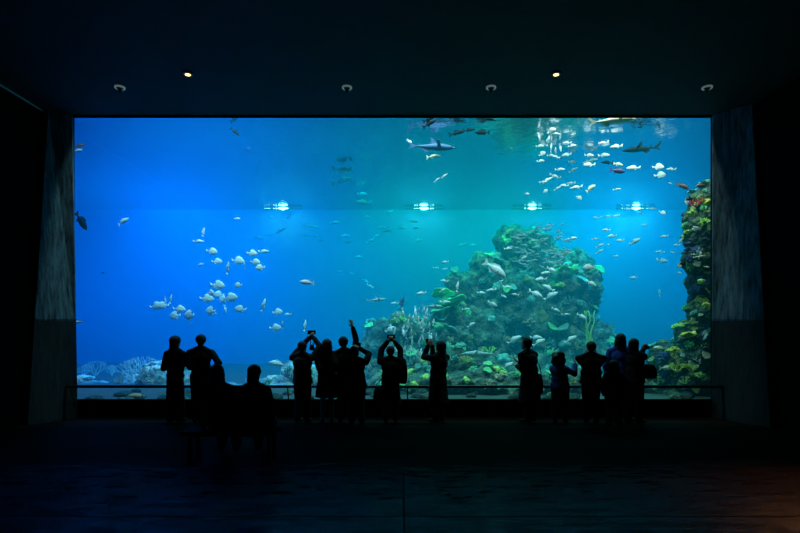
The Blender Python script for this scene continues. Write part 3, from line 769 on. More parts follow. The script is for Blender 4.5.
# yellow fish in a line beside the right column
school([(694,254.5,6,'s'),(698,257,6,'s'),(702,256,5,'s'),(706.5,267,6,'s'),(696,257,5,'s')], 11.05, 11.2, 'small yellow fish in front of the right reef column', 'small yellow fish by the right column', 'cream')

S = fish
S('shark', 'cream', P(611, 121, 12.3), 1.10, 5, 0, 0, 'cream white shark gliding along the top edge of the glass on the right', None, True, 'shark', cat='shark')
S('shark', 'blue', P(431, 147, 12.6), 1.15, -3, 0, 0, 'long blue grey shark near the top left of centre', None, True, 'shark', cat='shark')
S('shark', 'dark', P(642, 149, 12.6), 0.92, -6, 180, 0, 'dark shark hanging under the cream shark at the upper right', None, True, 'shark', cat='shark')
S('shark', 'grey', P(481, 354, 12.7), 0.92, 0, 180, 0, 'long pale grey shark lying level low before the centre reef', None, True, 'shark', cat='shark')
S('shark', 'grey', P(432, 306.5, 13.6), 0.55, 0, 0, 0, 'short grey shark level under the green table corals', None, True, 'shark', cat='shark')
S('shark', 'grey', P(376, 300, 14.2), 0.55, 6, 0, 0, 'thin faint shark over the left end of the reef mound', None, True, 'shark', cat='shark')
S('stout', 'silver', P(494.5, 269.2, 13.0), 0.66, -37, 0, 0, 'largest white fish, nose down before the reef mound', None, True)
S('stout', 'pink', P(307.2, 282.5, 12.8), 0.36, 4, 180, 0, 'plump white and pink fish alone in the open blue water', None, True)
S('round', 'silver', P(589, 267.5, 12.6), 0.27, -5, 165, 0, 'angular white fish at the right edge of the reef mound', None, True)
S('slender', 'cream', P(433.4, 156.7, 12.8), 0.36, 6, 0, 0, 'yellowish white fish just under the blue grey shark', None, True)
S('stout', 'silver', P(409.5, 141, 12.0), 0.17, -55, 0, 0, 'bright white fish at the snout of the blue grey shark', None, True, bend=0.6)
S('slender', 'silver', P(437, 180, 12.2), 0.17, 38, 0, 0, 'lower of two small white fish swimming nose up', None, True)
S('slender', 'silver', P(444.4, 176, 12.2), 0.18, 35, 0, 0, 'upper of two small white fish swimming nose up', None, True)
S('stout', 'cream', P(590.5, 188.4, 13.0), 0.29, 35, 0, 0, 'bright cream fish nose up at the lower edge of the upper right school', None, True)
S('stout', 'cream', P(618, 164.5, 12.9), 0.25, -12, 0, 0, 'yellow white fish just above a dark purple fish', None, True)
S('stout', 'purple', P(617, 171, 12.3), 0.36, -8, 0, 0, 'dark purple fish under the yellow white fish', None, True)
S('slender', 'dark', P(607, 162.8, 12.3), 0.30, 4, 180, 0, 'dark slender fish left of the yellow white fish', None, True)
S('slender', 'dark', P(457, 133, 12.3), 0.42, 14, 0, 0, 'dark fish in the middle of the row by the top edge', None, True)
S('slender', 'dark', P(469, 130.2, 12.4), 0.30, 8, 0, 0, 'small dark fish following the middle dark fish', None, True)
S('stout', 'dark', P(482.7, 132.7, 12.3), 0.35, 0, 180, 0, 'blackest fish at the right end of the dark row', None, True)
S('slender', 'dark', P(429.5, 124, 12.3), 0.38, 30, 0, 0, 'lower of two dark fish tilted up at the top edge', None, True)
S('slender', 'dark', P(428.7, 119.8, 12.4), 0.30, 22, 0, 0, 'upper of two dark fish tilted up at the top edge', None, True)
S('slender', 'dark', P(488.6, 119.2, 12.3), 0.30, -10, 0, 0, 'thin dark fish touching the top edge left of the mirrored reef', None, True)
S('slender', 'dark', P(235, 132, 12.3), 0.28, -40, 0, 0, 'small dark fish nose down in the upper left blue water', None, True)
S('slender', 'brown', P(79.5, 146, 11.6), 0.26, 14, 0, 0, 'upper dark fish half hidden by the left pier', None, True)
S('slender', 'silver', P(77.5, 151, 11.6), 0.24, 14, 0, 0, 'pale bellied fish half hidden by the left pier', None, True)
S('stout', 'dark', P(81, 221, 11.7), 0.46, -58, 0, 0, 'dark fish diving beside the left pier', None, True)
S('stout', 'silver', P(123.5, 221.5, 12.8), 0.30, 32, 0, 0, 'lone white fish in the upper left blue water', None, True)
S('stout', 'silver', P(79, 322, 11.5), 0.20, -10, 180, 0, 'white fish just showing past the left pier low down', None, True)
S('slender', 'dark', P(103, 273, 12.6), 0.10, 0, 0, 0, 'tiny dark fish alone in the left blue water', None, True)
S('stout', 'brown', P(681.9, 186, 12.0), 0.32, -24, 0, 0, 'brown fish nose down left of the red coral', None, True)
S('stout', 'brown', P(701.3, 185.5, 11.3), 0.24, -6, 180, 0, 'grey brown fish over the red coral', None, True)
S('slender', 'dark', P(690, 199.5, 11.2), 0.22, -8, 180, 0, 'dark fish in front of the red coral', None, True)
S('stout', 'dark', P(684, 264.5, 11.4), 0.20, 12, 180, 0, 'dark blue fish at the left edge of the right reef column', None, True)
S('stout', 'silver', P(278, 364, 13.0), 0.45, 10, 180, 0, 'long pale fish over the sloping rock between the seated pair and the photographer', None, True)
S('stout', 'cream', P(660, 348.5, 11.9), 0.30, 5, 180, 0, 'pale yellow fish right of the small round camera', None, True)
S('stout', 'cream', P(666, 368, 11.9), 0.32, 0, 0, 0, 'pale yellow fish above the handbag', None, True)
S('slender', 'blue', P(402, 303, 14.0), 0.42, 75, 0, 0, 'blue grey fish standing on its tail over the reef mound', None, True)

# ------------------------------------------------------------------ fixtures of the hall
for k, px in enumerate((188, 556)):
    D = (CZ - EYE) * FPX / (HOR - 73); c = Vector(((px - 400) * D / FPX, D, CZ))
    root = empty('downlight', c)
    tag(root, ['lit amber downlight in the ceiling on the left', 'lit amber downlight in the ceiling on the right'][k], 'ceiling light', 'lit downlights')
    bm = bmesh.new(); tube(bm, [(0, 0, -0.001), (0, 0, -0.03)], [0.09, 0.08], 20); tube(bm, [(0, 0, -0.03), (0, 0, -0.032)], [0.06, 0.06], 20)
    mesh_obj('ring', bm, M['blackmetal'], root)
    bm = bmesh.new(); ellipsoid(bm, (0, 0, -0.026), (0.05, 0.05, 0.022)); mesh_obj('lens', bm, M['lamp_warm'], root)
    lamp('downlight_beam', 'SPOT', c + Vector((0, 0, -0.08)), 5, (1.0, 0.5, 0.2), 0.05, spot=math.radians(70), blend=0.8)
for k, px in enumerate((120, 347, 491, 707)):
    D = (CZ - EYE) * FPX / (HOR - 87); c = Vector(((px - 400) * D / FPX, D, CZ))
    root = empty('eyeball_spotlight', c, 0)
    tag(root, ['unlit ringed ceiling spotlight, leftmost of the four', 'unlit ringed ceiling spotlight left of the middle', 'unlit ringed ceiling spotlight right of the middle', 'unlit ringed ceiling spotlight, rightmost of the four'][k], 'spotlight', 'unlit ceiling spotlights')
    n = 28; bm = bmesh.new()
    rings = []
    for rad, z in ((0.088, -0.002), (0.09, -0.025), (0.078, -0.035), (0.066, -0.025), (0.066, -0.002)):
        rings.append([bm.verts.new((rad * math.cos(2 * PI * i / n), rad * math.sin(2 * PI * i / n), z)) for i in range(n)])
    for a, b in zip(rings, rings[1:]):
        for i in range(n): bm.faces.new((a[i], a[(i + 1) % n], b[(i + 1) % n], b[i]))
    mesh_obj('ring', bm, M['rim_highlight'], root, smooth=True)
    bm = bmesh.new(); ellipsoid(bm, (0, 0, -0.02), (0.058, 0.058, 0.04)); tube(bm, [(0, 0.0, -0.04), (0, 0.03, -0.085)], [0.035, 0.04], 14)
    mesh_obj('eyeball', bm, M['blackmetal'], root, smooth=True)

# hand rail in front of the glass
root = empty('hand_rail', (0, 10.45, 0)); tag(root, 'low dark horizontal rail running along the whole aquarium glass', 'rail')
rz = EYE - 56.5 * 10.45 / FPX
bm = bmesh.new(); tube(bm, [(-6.52, 0, rz), (6.52, 0, rz)], 0.03, 12); mesh_obj('rail_tube', bm, M['blackmetal'], root, smooth=True)
for x in (-6.45, -4.45, -2.2, 0.15, 2.35, 4.35, 6.45):
    bm = bmesh.new(); tube(bm, [(x, 0, rz), (x, 0.0, rz - 0.06), (x, 0.10, rz - 0.30), (x, 0.21, rz - 0.36)], 0.013, 8); mesh_obj('bracket', bm, M['blackmetal'], root)

# low bench for the two seated visitors
root = empty('bench', (-2.24, 7.15, 0)); tag(root, 'low black backless bench under the two seated visitors', 'bench')
bm = bmesh.new(); box(bm, -0.62, 0.62, -0.2, 0.2, 0.36, 0.42); mesh_obj('seat', bm, M['wall'], root)
for sx in (-0.52, 0.52):
    for sy in (-0.14, 0.14):
        bm = bmesh.new(); box(bm, sx - 0.025, sx + 0.025, sy - 0.025, sy + 0.025, 0.0, 0.36); mesh_obj('leg', bm, M['blackmetal'], root)

# ------------------------------------------------------------------ people
M['skin'] = plain('skin', (0.42, 0.24, 0.17), 0.6, var=0.06, scale=6)
M['eye_w'] = plain('eye_white', (0.6, 0.6, 0.6), 0.3)
HAIRC = {'dark': (0.012, 0.009, 0.008), 'brown': (0.04, 0.02, 0.012)}
for k, c in HAIRC.items(): M['h_' + k] = plain('hair_' + k, c, 0.7, var=0.4, scale=60, bump=0.4)
CL = {}
def cloth(c):
    if c not in CL: CL[c] = plain('cloth', c, 0.9, var=0.15, scale=30, bump=0.25, spec=0.15)
    return CL[c]
BLK = (0.012, 0.012, 0.014); NAVY = (0.012, 0.02, 0.06); BLUE = (0.03, 0.07, 0.32); GREY = (0.05, 0.05, 0.055); RED = (0.08, 0.012, 0.012); DEN = (0.02, 0.03, 0.07); BRN = (0.05, 0.03, 0.02); SHOE = (0.015, 0.013, 0.012)

def ik(a, t, l1, l2, pole):
    d = t - a; L = d.length
    if L > (l1 + l2) * 0.995: d = d * ((l1 + l2) * 0.995 / L); L = d.length; t = a + d
    if L < abs(l1 - l2) + 0.03: d = (d.normalized() if L > 1e-4 else Vector((0, 1, 0))) * (abs(l1 - l2) + 0.03); L = d.length; t = a + d
    n = d.normalized(); x = (l1 * l1 - l2 * l2 + L * L) / (2 * L); h = math.sqrt(max(0, l1 * l1 - x * x))
    p = pole - a; p = p - n * p.dot(n)
    p = p.normalized() if p.length > 1e-4 else Vector((0, 0, -1))
    return a + n * x + p * h, t

def hand(bm, wrist, d, palm_n, s, curl=0.5, mirror=1):
    """palm, four bent fingers of unequal length and a thumb leaving the side of the palm"""
    d = d.normalized(); palm_n = (palm_n - d * palm_n.dot(d)).normalized(); side = d.cross(palm_n) * mirror
    R3 = Matrix((side, d, palm_n)).transposed()
    ellipsoid(bm, wrist + d * 0.045 * s, (0.040 * s, 0.052 * s, 0.017 * s), R3)
    cone(bm, wrist - d * 0.03 * s, wrist + d * 0.03 * s, 0.026 * s, 0.026 * s)
    for i, L in enumerate((0.066, 0.076, 0.070, 0.055)):
        o = (i - 1.5)
        p = wrist + d * (0.080 - 0.004 * o * o) * s + side * (o * 0.0195 * s)
        dd = (d + side * o * 0.09).normalized(); c1 = curl * 0.5
        ax = dd
        for seg, fr in enumerate((0.42, 0.32, 0.26)):
            ang = c1 * (0.5 + seg)
            v = (dd * math.cos(ang) + palm_n * math.sin(ang)).normalized()
            q = p + v * L * fr * s
            cone(bm, p, q, (0.0088 - 0.0006 * seg) * s, (0.0082 - 0.0006 * seg) * s, 8); p = q
    p = wrist + d * 0.02 * s - side * 0.03 * s
    q = p + (d * 0.55 - side * 0.8 + palm_n * 0.3).normalized() * 0.036 * s
    r_ = q + (d * 0.9 - side * 0.25 + palm_n * 0.45).normalized() * 0.03 * s
    cone(bm, p, q, 0.013 * s, 0.011 * s, 8); cone(bm, q, r_, 0.0105 * s, 0.009 * s, 8)

def person(label, px, D, top, face=0, larm=None, rarm=None, hair='short', hc='dark', topc=BLK, botc=BLK, wear='trousers', child=False, seat=False, lean=0.0, build=1.12, head_turn=0.0, vox=0.0075, nod=0.0, lcurl=0.6, rcurl=0.6, stance=0.10, sleeves=True, hair_r=1.09):
    """px: column of the body axis, top: row of the crown; face 0 = towards the tank, + = turned left. Arms: (hand px, hand row, hand depth offset, elbow px, elbow row, elbow depth offset)"""
    ztop = EYE + (HOR - top) * D / FPX
    x0 = (px - 400) * D / FPX
    H = ztop + 0.02
    if seat: H = (ztop - 0.42) / 0.525 * 1.0 * 0.98
    f = math.radians(face); fw = Vector((-math.sin(f), math.cos(f), 0)); rt = Vector((fw.y, -fw.x, 0)); up = Vector((0, 0, 1))
    hd = H / (6.0 if child else 7.2)
    base = Vector((x0, D, 0))
    root = empty('person', base); tag(root, label, 'person', )
    def W(r, fwd, z): return rt * r + fw * fwd + up * z
    hipz = 0.52 * H if not seat else 0.42 + 0.10 * H / 1.7
    neckz = hipz + (0.845 - 0.52) * H if not child else H - hd * 1.10
    shz = neckz - 0.058 * H
    lx = lean
    sw = (0.108 if not child else 0.092) * H * build
    def Lx(z):   # sideways lean (in picture x) of the trunk grows with height
        t = max(0, (z - hipz) / max(0.01, (H - hipz) if not seat else (ztop - hipz)))
        return Vector((lx * t, 0, 0))
    pel = W(0, 0, hipz); chest = W(0, 0.0, hipz + 0.20 * H) + Lx(hipz + 0.20 * H); waist = W(0, 0.0, hipz + 0.09 * H) + Lx(hipz + 0.09 * H)
    neck = W(0, -0.005, neckz) + Lx(neckz); headc = W(0, 0.012, ztop - hd * 0.5 - 0.008) + Lx(ztop)
    shl = W(-sw, -0.01, shz) + Lx(shz); shr = W(sw, -0.01, shz) + Lx(shz)
    k = H / 1.7 * (1.0 if not child else 1.12)
    bw = k * (0.5 + 0.5 * build)
    # ---- limbs
    l1, l2 = 0.172 * H, 0.150 * H
    def tgt(a, side, s):
        if a is None:
            hnd = (W(side * (sw + 0.05 * k), 0.05, hipz - 0.03 * H)); elb = W(side * (sw + 0.12 * k), -0.12, hipz + 0.12 * H)
        else:
            hnd = P(a[0], a[1], D + a[2]) - base; elb = P(a[3], a[4], D + a[5]) - base
        e, h = ik(s, hnd, l1, l2, elb)
        return e, h
    el, hl = tgt(larm, -1, shl); er, hr = tgt(rarm, 1, shr)
    if seat:
        kn = [W(-0.10 * k, 0.26 * H, 0.30 * H), W(0.10 * k, 0.26 * H, 0.30 * H)]
        an = [W(-0.10 * k, 0.27 * H, 0.055 * H), W(0.12 * k, 0.25 * H, 0.055 * H)]
    else:
        s2 = stance
        kn = [W(-s2 * 0.95 * k, 0.015, 0.285 * H), W(s2 * 0.95 * k, 0.02, 0.285 * H)]
        an = [W(-s2 * k, -0.02, 0.048 * H), W(s2 * k * 1.1, -0.01, 0.048 * H)]
    hp = [W(-0.085 * k, 0, hipz), W(0.085 * k, 0, hipz)]
    ht = math.radians(head_turn); hf = (Matrix.Rotation(ht, 3, 'Z') @ fw); hr_ = Vector((hf.y, -hf.x, 0))
    hf = (hf * math.cos(nod) + up * math.sin(nod)).normalized(); hu = hr_.cross(hf)
    HM = Matrix((hr_, hf, hu)).transposed()
    def Hh(x, y, z): return headc + HM @ Vector((x, y, z)) * hd
    # ---- body: one continuous skin
    bm = bmesh.new()
    RM = Matrix((rt, fw, up)).transposed()
    ellipsoid(bm, pel + up * 0.01, (0.150 * bw, 0.105 * bw, 0.12 * k), RM)
    ellipsoid(bm, waist, (0.128 * bw, 0.092 * bw, 0.14 * k), RM)
    ellipsoid(bm, chest, (0.150 * bw, 0.105 * bw, 0.15 * k), RM)
    ellipsoid(bm, (shl + shr) / 2 - up * 0.04 * k, (sw * 0.95, 0.085 * bw, 0.07 * k), RM)
    cone(bm, chest + up * 0.02, neck, 0.10 * k, 0.055 * k)
    for s in (shl, shr): cone(bm, neck - up * 0.02 * k, s, 0.05 * k, 0.05 * k)
    cone(bm, neck - up * 0.03, headc, 0.060 * k, 0.056 * k)
    ellipsoid(bm, Hh(0, -0.04, 0.10), (0.335 * hd, 0.40 * hd, 0.385 * hd), HM, 3)
    ellipsoid(bm, Hh(0, 0.10, -0.14), (0.27 * hd, 0.30 * hd, 0.34 * hd), HM, 3)
    cone(bm, Hh(0, 0.36, 0.02), Hh(0, 0.46, -0.12), 0.035 * hd, 0.055 * hd, 8)          # nose
    cone(bm, Hh(-0.09, 0.36, -0.26), Hh(0.09, 0.36, -0.26), 0.035 * hd, 0.035 * hd, 8)    # lips
    ellipsoid(bm, Hh(0, 0.30, -0.42), (0.11 * hd, 0.09 * hd, 0.07 * hd), HM)              # chin
    cone(bm, Hh(-0.2, 0.30, 0.10), Hh(0.2, 0.30, 0.10), 0.05 * hd, 0.05 * hd, 8)          # brow
    for s in (-1, 1): ellipsoid(bm, Hh(0.345 * s, -0.02, -0.02), (0.035 * hd, 0.08 * hd, 0.13 * hd), HM)   # ears
    for s, e, h, sd in ((shl, el, hl, -1), (shr, er, hr, 1)):
        cone(bm, s, e, 0.054 * k, 0.040 * k); cone(bm, e, h, 0.041 * k, 0.027 * k)
        dd = (h - e).normalized()
        pn = (headc + hf * 0.3 - h)
        if pn.length < 0.05: pn = fw
        pn = fw if (sd * 0 + 1) and abs(dd.dot(pn.normalized())) > 0.9 else pn
        hand(bm, h, dd, pn, k * 1.02, lcurl if sd < 0 else rcurl, 1 if sd < 0 else -1)
    for a, b, c in zip(hp, kn, an):
        cone(bm, a, b, 0.088 * k, 0.056 * k); cone(bm, b, b.lerp(c, 0.4), 0.056 * k, 0.055 * k); cone(bm, b.lerp(c, 0.35), c, 0.055 * k, 0.036 * k)
        cone(bm, c - up * 0.015 * k - fw * 0.03 * k, c - up * 0.035 * k + fw * 0.14 * k, 0.036 * k, 0.026 * k)
    body = mesh_obj('body', bm, M['skin'], root); remesh(body, vox, 3)
    # ---- top
    m = cloth(topc); g = 0.014
    bm = bmesh.new()
    ellipsoid(bm, pel + up * 0.03 * k, (0.178 * bw + g, 0.125 * bw + g, 0.15 * k), RM)
    ellipsoid(bm, waist, (0.172 * bw + g, 0.125 * bw + g, 0.19 * k), RM)
    ellipsoid(bm, chest, (0.180 * bw + g, 0.125 * bw + g, 0.175 * k), RM)
    ellipsoid(bm, (shl + shr) / 2 - up * 0.055 * k, (sw * 0.92, 0.092 * bw + g * 1.4, 0.085 * k), RM); cone(bm, chest + up * 0.02, neck - up * 0.02 * k, 0.105 * k + g, 0.062 * k + g * 0.6)
    for s in (shl, shr): cone(bm, neck - up * 0.022 * k, s - up * 0.004, 0.060 * k + g, 0.046 * k + g)
    for s, e, h in ((shl, el, hl), (shr, er, hr)):
        cone(bm, s - up * 0.006, e, 0.056 * k + g, 0.050 * k + g)
        if sleeves: cone(bm, e, e.lerp(h, 0.9), 0.050 * k + g, 0.038 * k + g * 0.8)
        else: pass
    if not seat:
        zb = {'dress': 0.30, 'coat': 0.24, 'robe': 0.06, 'trousers': 0.475}[wear] * H
        fl = {'dress': 0.215, 'coat': 0.20, 'robe': 0.19, 'trousers': 0.188}[wear] * bw
        zt = hipz + (0.05 if wear != 'trousers' else 0.12) * k
        n = 24; rings = []
        for t in (0, 0.3, 0.65, 1.0):
            z = zt + (zb - zt) * t; ra = 0.155 * bw + g + (fl - 0.155 * bw) * t
            rings.append([bm.verts.new(W(0, 0, z) + RM @ Vector((ra * math.cos(2 * PI * i / n) * (1 + 0.04 * t * math.sin(5 * 2 * PI * i / n)), ra * 0.78 * math.sin(2 * PI * i / n) * (1 + 0.04 * t * math.sin(5 * 2 * PI * i / n)), 0))) for i in range(n)])
        bm.faces.new(rings[0][::-1]); bm.faces.new(rings[-1])
        for a, b in zip(rings, rings[1:]):
            for i in range(n): bm.faces.new((a[i], a[(i + 1) % n], b[(i + 1) % n], b[i]))
    o = mesh_obj({'dress': 'dress', 'robe': 'dress', 'coat': 'coat'}.get(wear, 'jacket'), bm, m, root); remesh(o, 0.013, 3)
    for v in o.data.vertices:
        c = v.co; v.co = c + v.normal * 0.008 * noise.noise(Vector((c.x * 9, c.y * 9, c.z * 5 + px)))
    # ---- trousers and shoes
    if wear in ('trousers', 'coat') or seat:
        bm = bmesh.new(); ellipsoid(bm, pel - up * 0.01, (0.155 * bw + g * 0.6, 0.11 * bw + g * 0.6, 0.12 * k), RM)
        for a, b, c in zip(hp, kn, an):
            cone(bm, a, b, 0.105 * k + g, 0.075 * k + g); cone(bm, b, c + up * 0.04 * k, 0.075 * k + g, 0.06 * k + g)
        o = mesh_obj('trousers', bm, cloth(botc), root); remesh(o, 0.013, 2)
    for c in an:
        bm = bmesh.new()
        cone(bm, c - up * 0.02 * k - fw * 0.045 * k, c - up * 0.032 * k + fw * 0.155 * k, 0.043 * k, 0.033 * k)
        box(bm, -0.01, 0.01, -0.01, 0.01, 0, 0.01); bm.verts.ensure_lookup_table()
        for v in bm.verts[-8:]: v.co += c - up * 0.03
        for v in bm.verts:
            if v.co.z < 0.004: v.co.z = 0.004
        o = mesh_obj('shoe', bm, cloth(SHOE), root); remesh(o, 0.012, 1)
        for v in o.data.vertices: v.co.z = max(v.co.z, 0.002)
    # ---- eyes, hair
    for s in (-1, 1):
        bm = bmesh.new(); ellipsoid(bm, Hh(0.145 * s, 0.325, 0.02), 0.055 * hd, None, 2); mesh_obj('eye', bm, M['eye_w'], root, smooth=True)
    bm = bmesh.new(); q = hair_r
    ellipsoid(bm, Hh(0, -0.09, 0.15), (0.375 * hd * q, 0.42 * hd * q, 0.40 * hd * (q * 0.5 + 0.5)), HM, 3)
    if hair == 'short':
        ellipsoid(bm, Hh(0, -0.22, -0.06), (0.33 * hd, 0.28 * hd, 0.28 * hd), HM)
    elif hair == 'long':
        ellipsoid(bm, Hh(0, -0.16, -0.10), (0.39 * hd, 0.34 * hd, 0.42 * hd), HM)
        cone(bm, Hh(-0.10, -0.26, -0.1), Hh(-0.12, -0.32, -1.15), 0.28 * hd, 0.24 * hd); cone(bm, Hh(0.10, -0.26, -0.1), Hh(0.12, -0.32, -1.15), 0.28 * hd, 0.22 * hd)
        cone(bm, Hh(0, -0.30, -0.9), Hh(0, -0.33, -1.5), 0.26 * hd, 0.12 * hd)
    elif hair == 'bob':
        ellipsoid(bm, Hh(0, -0.16, -0.12), (0.43 * hd * q, 0.36 * hd * q, 0.45 * hd), HM)
        for s in (-1, 1): cone(bm, Hh(0.27 * s, -0.1, 0), Hh(0.33 * s, -0.14, -0.55), 0.16 * hd, 0.17 * hd)
        cone(bm, Hh(0, -0.3, 0), Hh(0, -0.28, -0.6), 0.25 * hd, 0.25 * hd)
    elif hair == 'bushy':
        ellipsoid(bm, Hh(0, -0.16, 0.0), (0.56 * hd, 0.42 * hd, 0.58 * hd), HM, 3)
        rr = random.Random(int(px))
        for i in range(16):
            a = rr.uniform(0, 6.28); zz = rr.uniform(-0.35, 0.42); r0 = 0.36 * math.sqrt(max(0.1, 1 - (zz / 0.6) ** 2))
            ellipsoid(bm, Hh(r0 * math.cos(a), -0.16 + min(0.10, r0 * math.sin(a)), zz), 0.31 * hd, None)
    elif hair == 'bun':
        ellipsoid(bm, Hh(0, -0.18, 0), (0.36 * hd, 0.3 * hd, 0.34 * hd), HM); ellipsoid(bm, Hh(0, -0.42, 0.36), 0.17 * hd, None)
    elif hair == 'peak':
        ellipsoid(bm, Hh(0, -0.18, -0.05), (0.36 * hd, 0.32 * hd, 0.36 * hd), HM); cone(bm, Hh(0, 0.20, 0.44), Hh(0, 0.36, 0.56), 0.12 * hd, 0.08 * hd)
    elif hair == 'pony':
        ellipsoid(bm, Hh(0, -0.18, 0), (0.35 * hd, 0.3 * hd, 0.34 * hd), HM)
        cone(bm, Hh(0, -0.42, 0.16), Hh(0, -0.62, -0.25), 0.12 * hd, 0.17 * hd); cone(bm, Hh(0, -0.62, -0.25), Hh(0, -0.6, -0.8), 0.17 * hd, 0.07 * hd)
    o = mesh_obj('hair', bm, M['h_' + hc], root); remesh(o, 0.011, 3)
    me = o.data
    lim = 0.27 * hd
    for v in me.vertices:
        d = v.co - headc; y = d.dot(hf); z = d.dot(hu)
        if z < 0.26 * hd and y > 0.06 * hd: v.co -= hf * (y - 0.06 * hd)
        elif z < 0.42 * hd and y > lim: v.co -= hf * (y - lim)
    for v in list(me.vertices):
        v.co += v.normal * 0.004 * noise.noise(v.co * 40)
    return dict(root=root, hl=hl + base, hr=hr + base, el=el + base, er=er + base, headc=headc + base, k=k, shl=shl + base, shr=shr + base)

def phone(c, yaw, label, wide=False):
    root = empty('phone', c, yaw); tag(root, label, 'phone')
    a, b = (0.078, 0.038) if wide else (0.038, 0.078)
    bm = bmesh.new(); box(bm, -a, a, -0.005, 0.005, -b, b); bmesh.ops.bevel(bm, geom=bm.edges[:], offset=0.004, segments=2, affect='EDGES')
    mesh_obj('case', bm, M['blackmetal'], root)
    bm = bmesh.new(); box(bm, -a + .004, a - .004, -0.0065, -0.0052, -b + .008, b - .008); mesh_obj('screen', bm, M['f_eye'], root)
    bm = bmesh.new(); tube(bm, [(-a + .012, 0.0052, b - .014), (-a + .012, 0.0075, b - .014)], 0.008, 12); mesh_obj('lens', bm, M['f_eye'], root)

p1 = person('woman with long straight hair in a long dark dress, far left of the group', 175.5, 10.05, 336, -12, larm=(172, 362, 0.25, 166, 362, 0.05), rarm=(178, 360, 0.28, 184, 364, 0.05), hair='long', topc=BLK, wear='robe', build=0.92, hair_r=1.22)
p2 = person('short haired man with an arm around the long haired woman', 201, 10.08, 334.5, 8, larm=(184, 357, -0.05, 190, 363, -0.1), rarm=(212, 371, 0.0, 217.5, 361, -0.08), hair='short', topc=BLK, botc=NAVY, build=1.08, head_turn=8, hair_r=1.12)
p3 = person('seated visitor with head tilted left beside the standing man', 221, 7.2, 364.5, 4, hair='bob', seat=True, lean=-0.055, topc=BLK, botc=BLK, head_turn=12, hair_r=1.15)
p4 = person('seated visitor with smooth long hair alone left of the photographer', 254.5, 7.2, 364.8, -4, hair='long', seat=True, topc=BLK, botc=DEN, hair_r=1.12, build=1.0)
p5 = person('person holding a phone overhead with both hands, arms reaching right', 302.5, 10.05, 341, -20, larm=(309.5, 337, 0.08, 309, 354, 0.9), rarm=(313.5, 337, 0.10, 321, 348, 0.0), hair='short', topc=GREY, botc=BLK, build=1.28, lcurl=0.9, rcurl=0.9)
p6 = person('woman in a knee length skirt standing with bare legs apart', 327, 10.1, 339, 5, hair='bob', topc=BLK, wear='dress', hc='brown', stance=0.085, hair_r=1.15, build=1.1, larm=(321, 372, 0.05, 318, 362, -0.1), rarm=(334, 370, 0.08, 336, 361, -0.1))
p7 = person('man stretching one hand high above everybody', 346, 10.05, 336.5, -5, larm=(337, 370, 0.02, 335, 360, -0.1), rarm=(352.6, 327, 0.05, 354.5, 341, 0.02), hair='short', topc=BLK, botc=BLK, build=1.15, rcurl=0.15, lean=-0.05)
p8 = person('shorter person with an elbow out, half behind the man reaching up', 356.5, 9.78, 346, 5, larm=(354, 350, 0.22, 351, 362, 0.15), rarm=(359, 348, 0.2, 370, 361, 0.08), hair='short', topc=BLK, botc=DEN, lean=-0.05, lcurl=0.9, rcurl=0.9, build=1.25)
p9 = person('person whose raised arms make a ring around the head', 390.5, 10.05, 346, 0, larm=(388.3, 340.8, 0.06, 373, 349, 0.3), rarm=(393.8, 340.8, 0.06, 408, 349, 0.3), hair='short', topc=BLK, wear='coat', botc=BLK, lcurl=0.9, rcurl=0.9, build=1.22)
p11 = person('long haired woman turned left holding a phone up in both hands', 438, 10.05, 341, 50, larm=(428, 345.5, 0.06, 425, 360, -0.02), rarm=(432.5, 345.5, 0.14, 431, 361, 0.15), hair='long', topc=BLK, wear='coat', botc=BLK, lcurl=0.9, rcurl=0.9, build=1.35, lean=0.05, hair_r=1.2)
p12 = person('stout person in a long coat with swept up hair, facing left', 529.5, 10.05, 337.5, 48, larm=(517, 366, 0.0, 520, 371, -0.1), rarm=(519, 362, 0.2, 526, 368, 0.2), hair='peak', topc=BLK, wear='coat', botc=BLK, build=1.5, lean=-0.06, hair_r=1.15)
p13 = person('child with bushy hair in a blue shirt reaching to the right', 560, 10.1, 352.5, -25, larm=(566, 372, 0.25, 556, 378, 0.1), rarm=(575, 364, 0.10, 571, 370, 0.0), hair='bushy', topc=BLUE, botc=BLK, child=True, lean=-0.03, build=1.0)
p14 = person('man with both elbows spread wide holding a camera to his face', 591, 10.05, 341.5, 0, larm=(586.5, 354, 0.17, 577, 384, -0.02), rarm=(595.5, 354, 0.17, 606, 386, -0.02), hair='short', topc=BLK, botc=BLK, build=1.42, lcurl=0.9, rcurl=0.9, hair_r=1.15)
p15 = person('small child in front of the woman in the blue top', 613.5, 9.7, 360, -10, hair='bob', topc=BLK, botc=BLK, child=True, hair_r=1.15)
p16 = person('woman with dark gathered hair in a blue top, turned right', 620.5, 10.2, 333.5, -35, hair='bob', topc=BLUE, botc=BLK, hair_r=1.12, build=1.0)
p17 = person('person beside the woman in blue, aiming a small camera right', 634, 10.0, 338.5, -62, larm=(643, 349.5, 0.1, 641, 360, 0.12), rarm=(643.5, 350.5, -0.05, 640, 362, -0.12), hair='bob', topc=BLK, botc=BLK, lcurl=0.9, rcurl=0.9, build=1.25, stance=0.11)

def mid(p): return (p['hl'] + p['hr']) / 2
phone(mid(p5) + Vector((0, 0.03, 0.09)), 0, 'phone held overhead by the person reaching right', True)
phone(mid(p8) + Vector((0, 0.05, 0.08)), 0, 'phone held by the shorter person half behind the tall man', True)
phone(mid(p9) + Vector((0, 0.03, 0.075)), 0, 'phone inside the ring of raised arms', True)
phone(mid(p11) + Vector((-0.03, 0, 0.09)), PI / 2 * 0.4, 'phone in both hands of the long haired woman turned left', True)

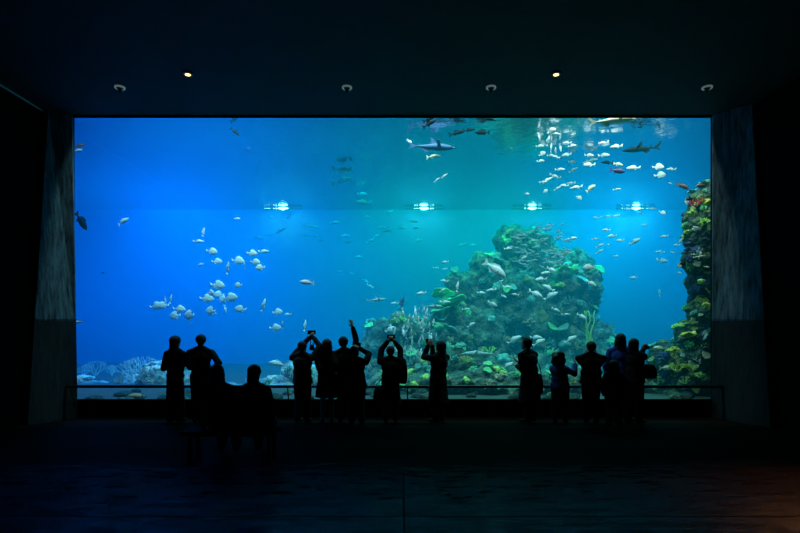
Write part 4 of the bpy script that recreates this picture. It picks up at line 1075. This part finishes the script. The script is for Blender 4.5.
def camera_body(c, yaw, label):
    root = empty('compact_camera', c, yaw); tag(root, label, 'camera')
    bm = bmesh.new(); box(bm, -0.06, 0.06, -0.02, 0.02, -0.037, 0.037); bmesh.ops.bevel(bm, geom=bm.edges[:], offset=0.007, segments=2, affect='EDGES'); mesh_obj('camera_body', bm, M['blackmetal'], root)
    bm = bmesh.new(); tube(bm, [(0, 0.02, 0), (0, 0.065, 0)], [0.031, 0.028], 20); mesh_obj('lens_barrel', bm, M['blackmetal'], root, smooth=True)
    bm = bmesh.new(); tube(bm, [(0.035, 0, 0.036), (0.035, 0, 0.044)], 0.008, 12); mesh_obj('shutter_button', bm, M['steel'], root)
    return root
camera_body(mid(p14) + Vector((0, 0.03, 0.06)), 0, 'compact camera held to the face of the man with spread elbows')
camera_body(mid(p17) + Vector((0.06, 0.02, 0.05)), math.radians(-75), 'compact camera aimed to the right beside the woman in blue')

def bag(name, c, sx, sy, sz, top, label, mat=None, yaw=0.0):
    """soft bag hanging by two strap ends from the point top"""
    root = empty(name, c, 0); tag(root, label, 'bag')
    bm = bmesh.new(); n = 20; rings = []
    for z, f in ((-1, .45), (-.95, .72), (-.75, .93), (-.4, 1.0), (0, .98), (.5, .85), (.85, .62), (1, .4)):
        rings.append([bm.verts.new((sx * f * (abs(math.cos(2 * PI * i / n)) ** 0.6) * math.copysign(1, math.cos(2 * PI * i / n)), sy * f * (abs(math.sin(2 * PI * i / n)) ** 0.7) * math.copysign(1, math.sin(2 * PI * i / n)), sz * z)) for i in range(n)])
    bm.faces.new(rings[0][::-1]); bm.faces.new(rings[-1])
    for a, b in zip(rings, rings[1:]):
        for i in range(n): bm.faces.new((a[i], a[(i + 1) % n], b[(i + 1) % n], b[i]))
    mesh_obj('pouch', bm, mat or cloth(BLK), root, smooth=True)
    t = top - c
    for s in (-1, 1):
        bm = bmesh.new(); a = Vector((s * sx * 0.55, 0, sz * 0.85))
        tube(bm, [a, a.lerp(t, 0.5) + Vector((s * 0.02, 0, 0)), t], 0.009, 8); mesh_obj('strap', bm, mat or cloth(BLK), root)
    return root
bag('handbag', P(649, 371.5, 9.95), 0.14, 0.08, 0.135, p17['er'] + Vector((0.03, 0, -0.04)), 'dark handbag hanging to the right of the person with the camera')
bag('shoulder_bag', P(403, 371, 9.98), 0.085, 0.07, 0.24, p9['shr'] + Vector((0.0, 0, 0.07)), 'slim shoulder bag hanging on the right side of the ring armed person')
bag('small_bag', P(378, 394.5, 9.95), 0.09, 0.08, 0.14, P(382.5, 378, 10.0), 'small bag hanging low on the left side of the ring armed person')
bag('tote_bag', P(539, 384, 9.95), 0.075, 0.07, 0.19, P(536.5, 360, 9.98), 'tote bag hanging behind the person in the long coat')
bag('wrist_pouch', P(312, 347.5, 10.0), 0.05, 0.03, 0.055, mid(p5) + Vector((0.02, -0.02, 0)), 'small pouch dangling from the wrist of the leftmost photographer')
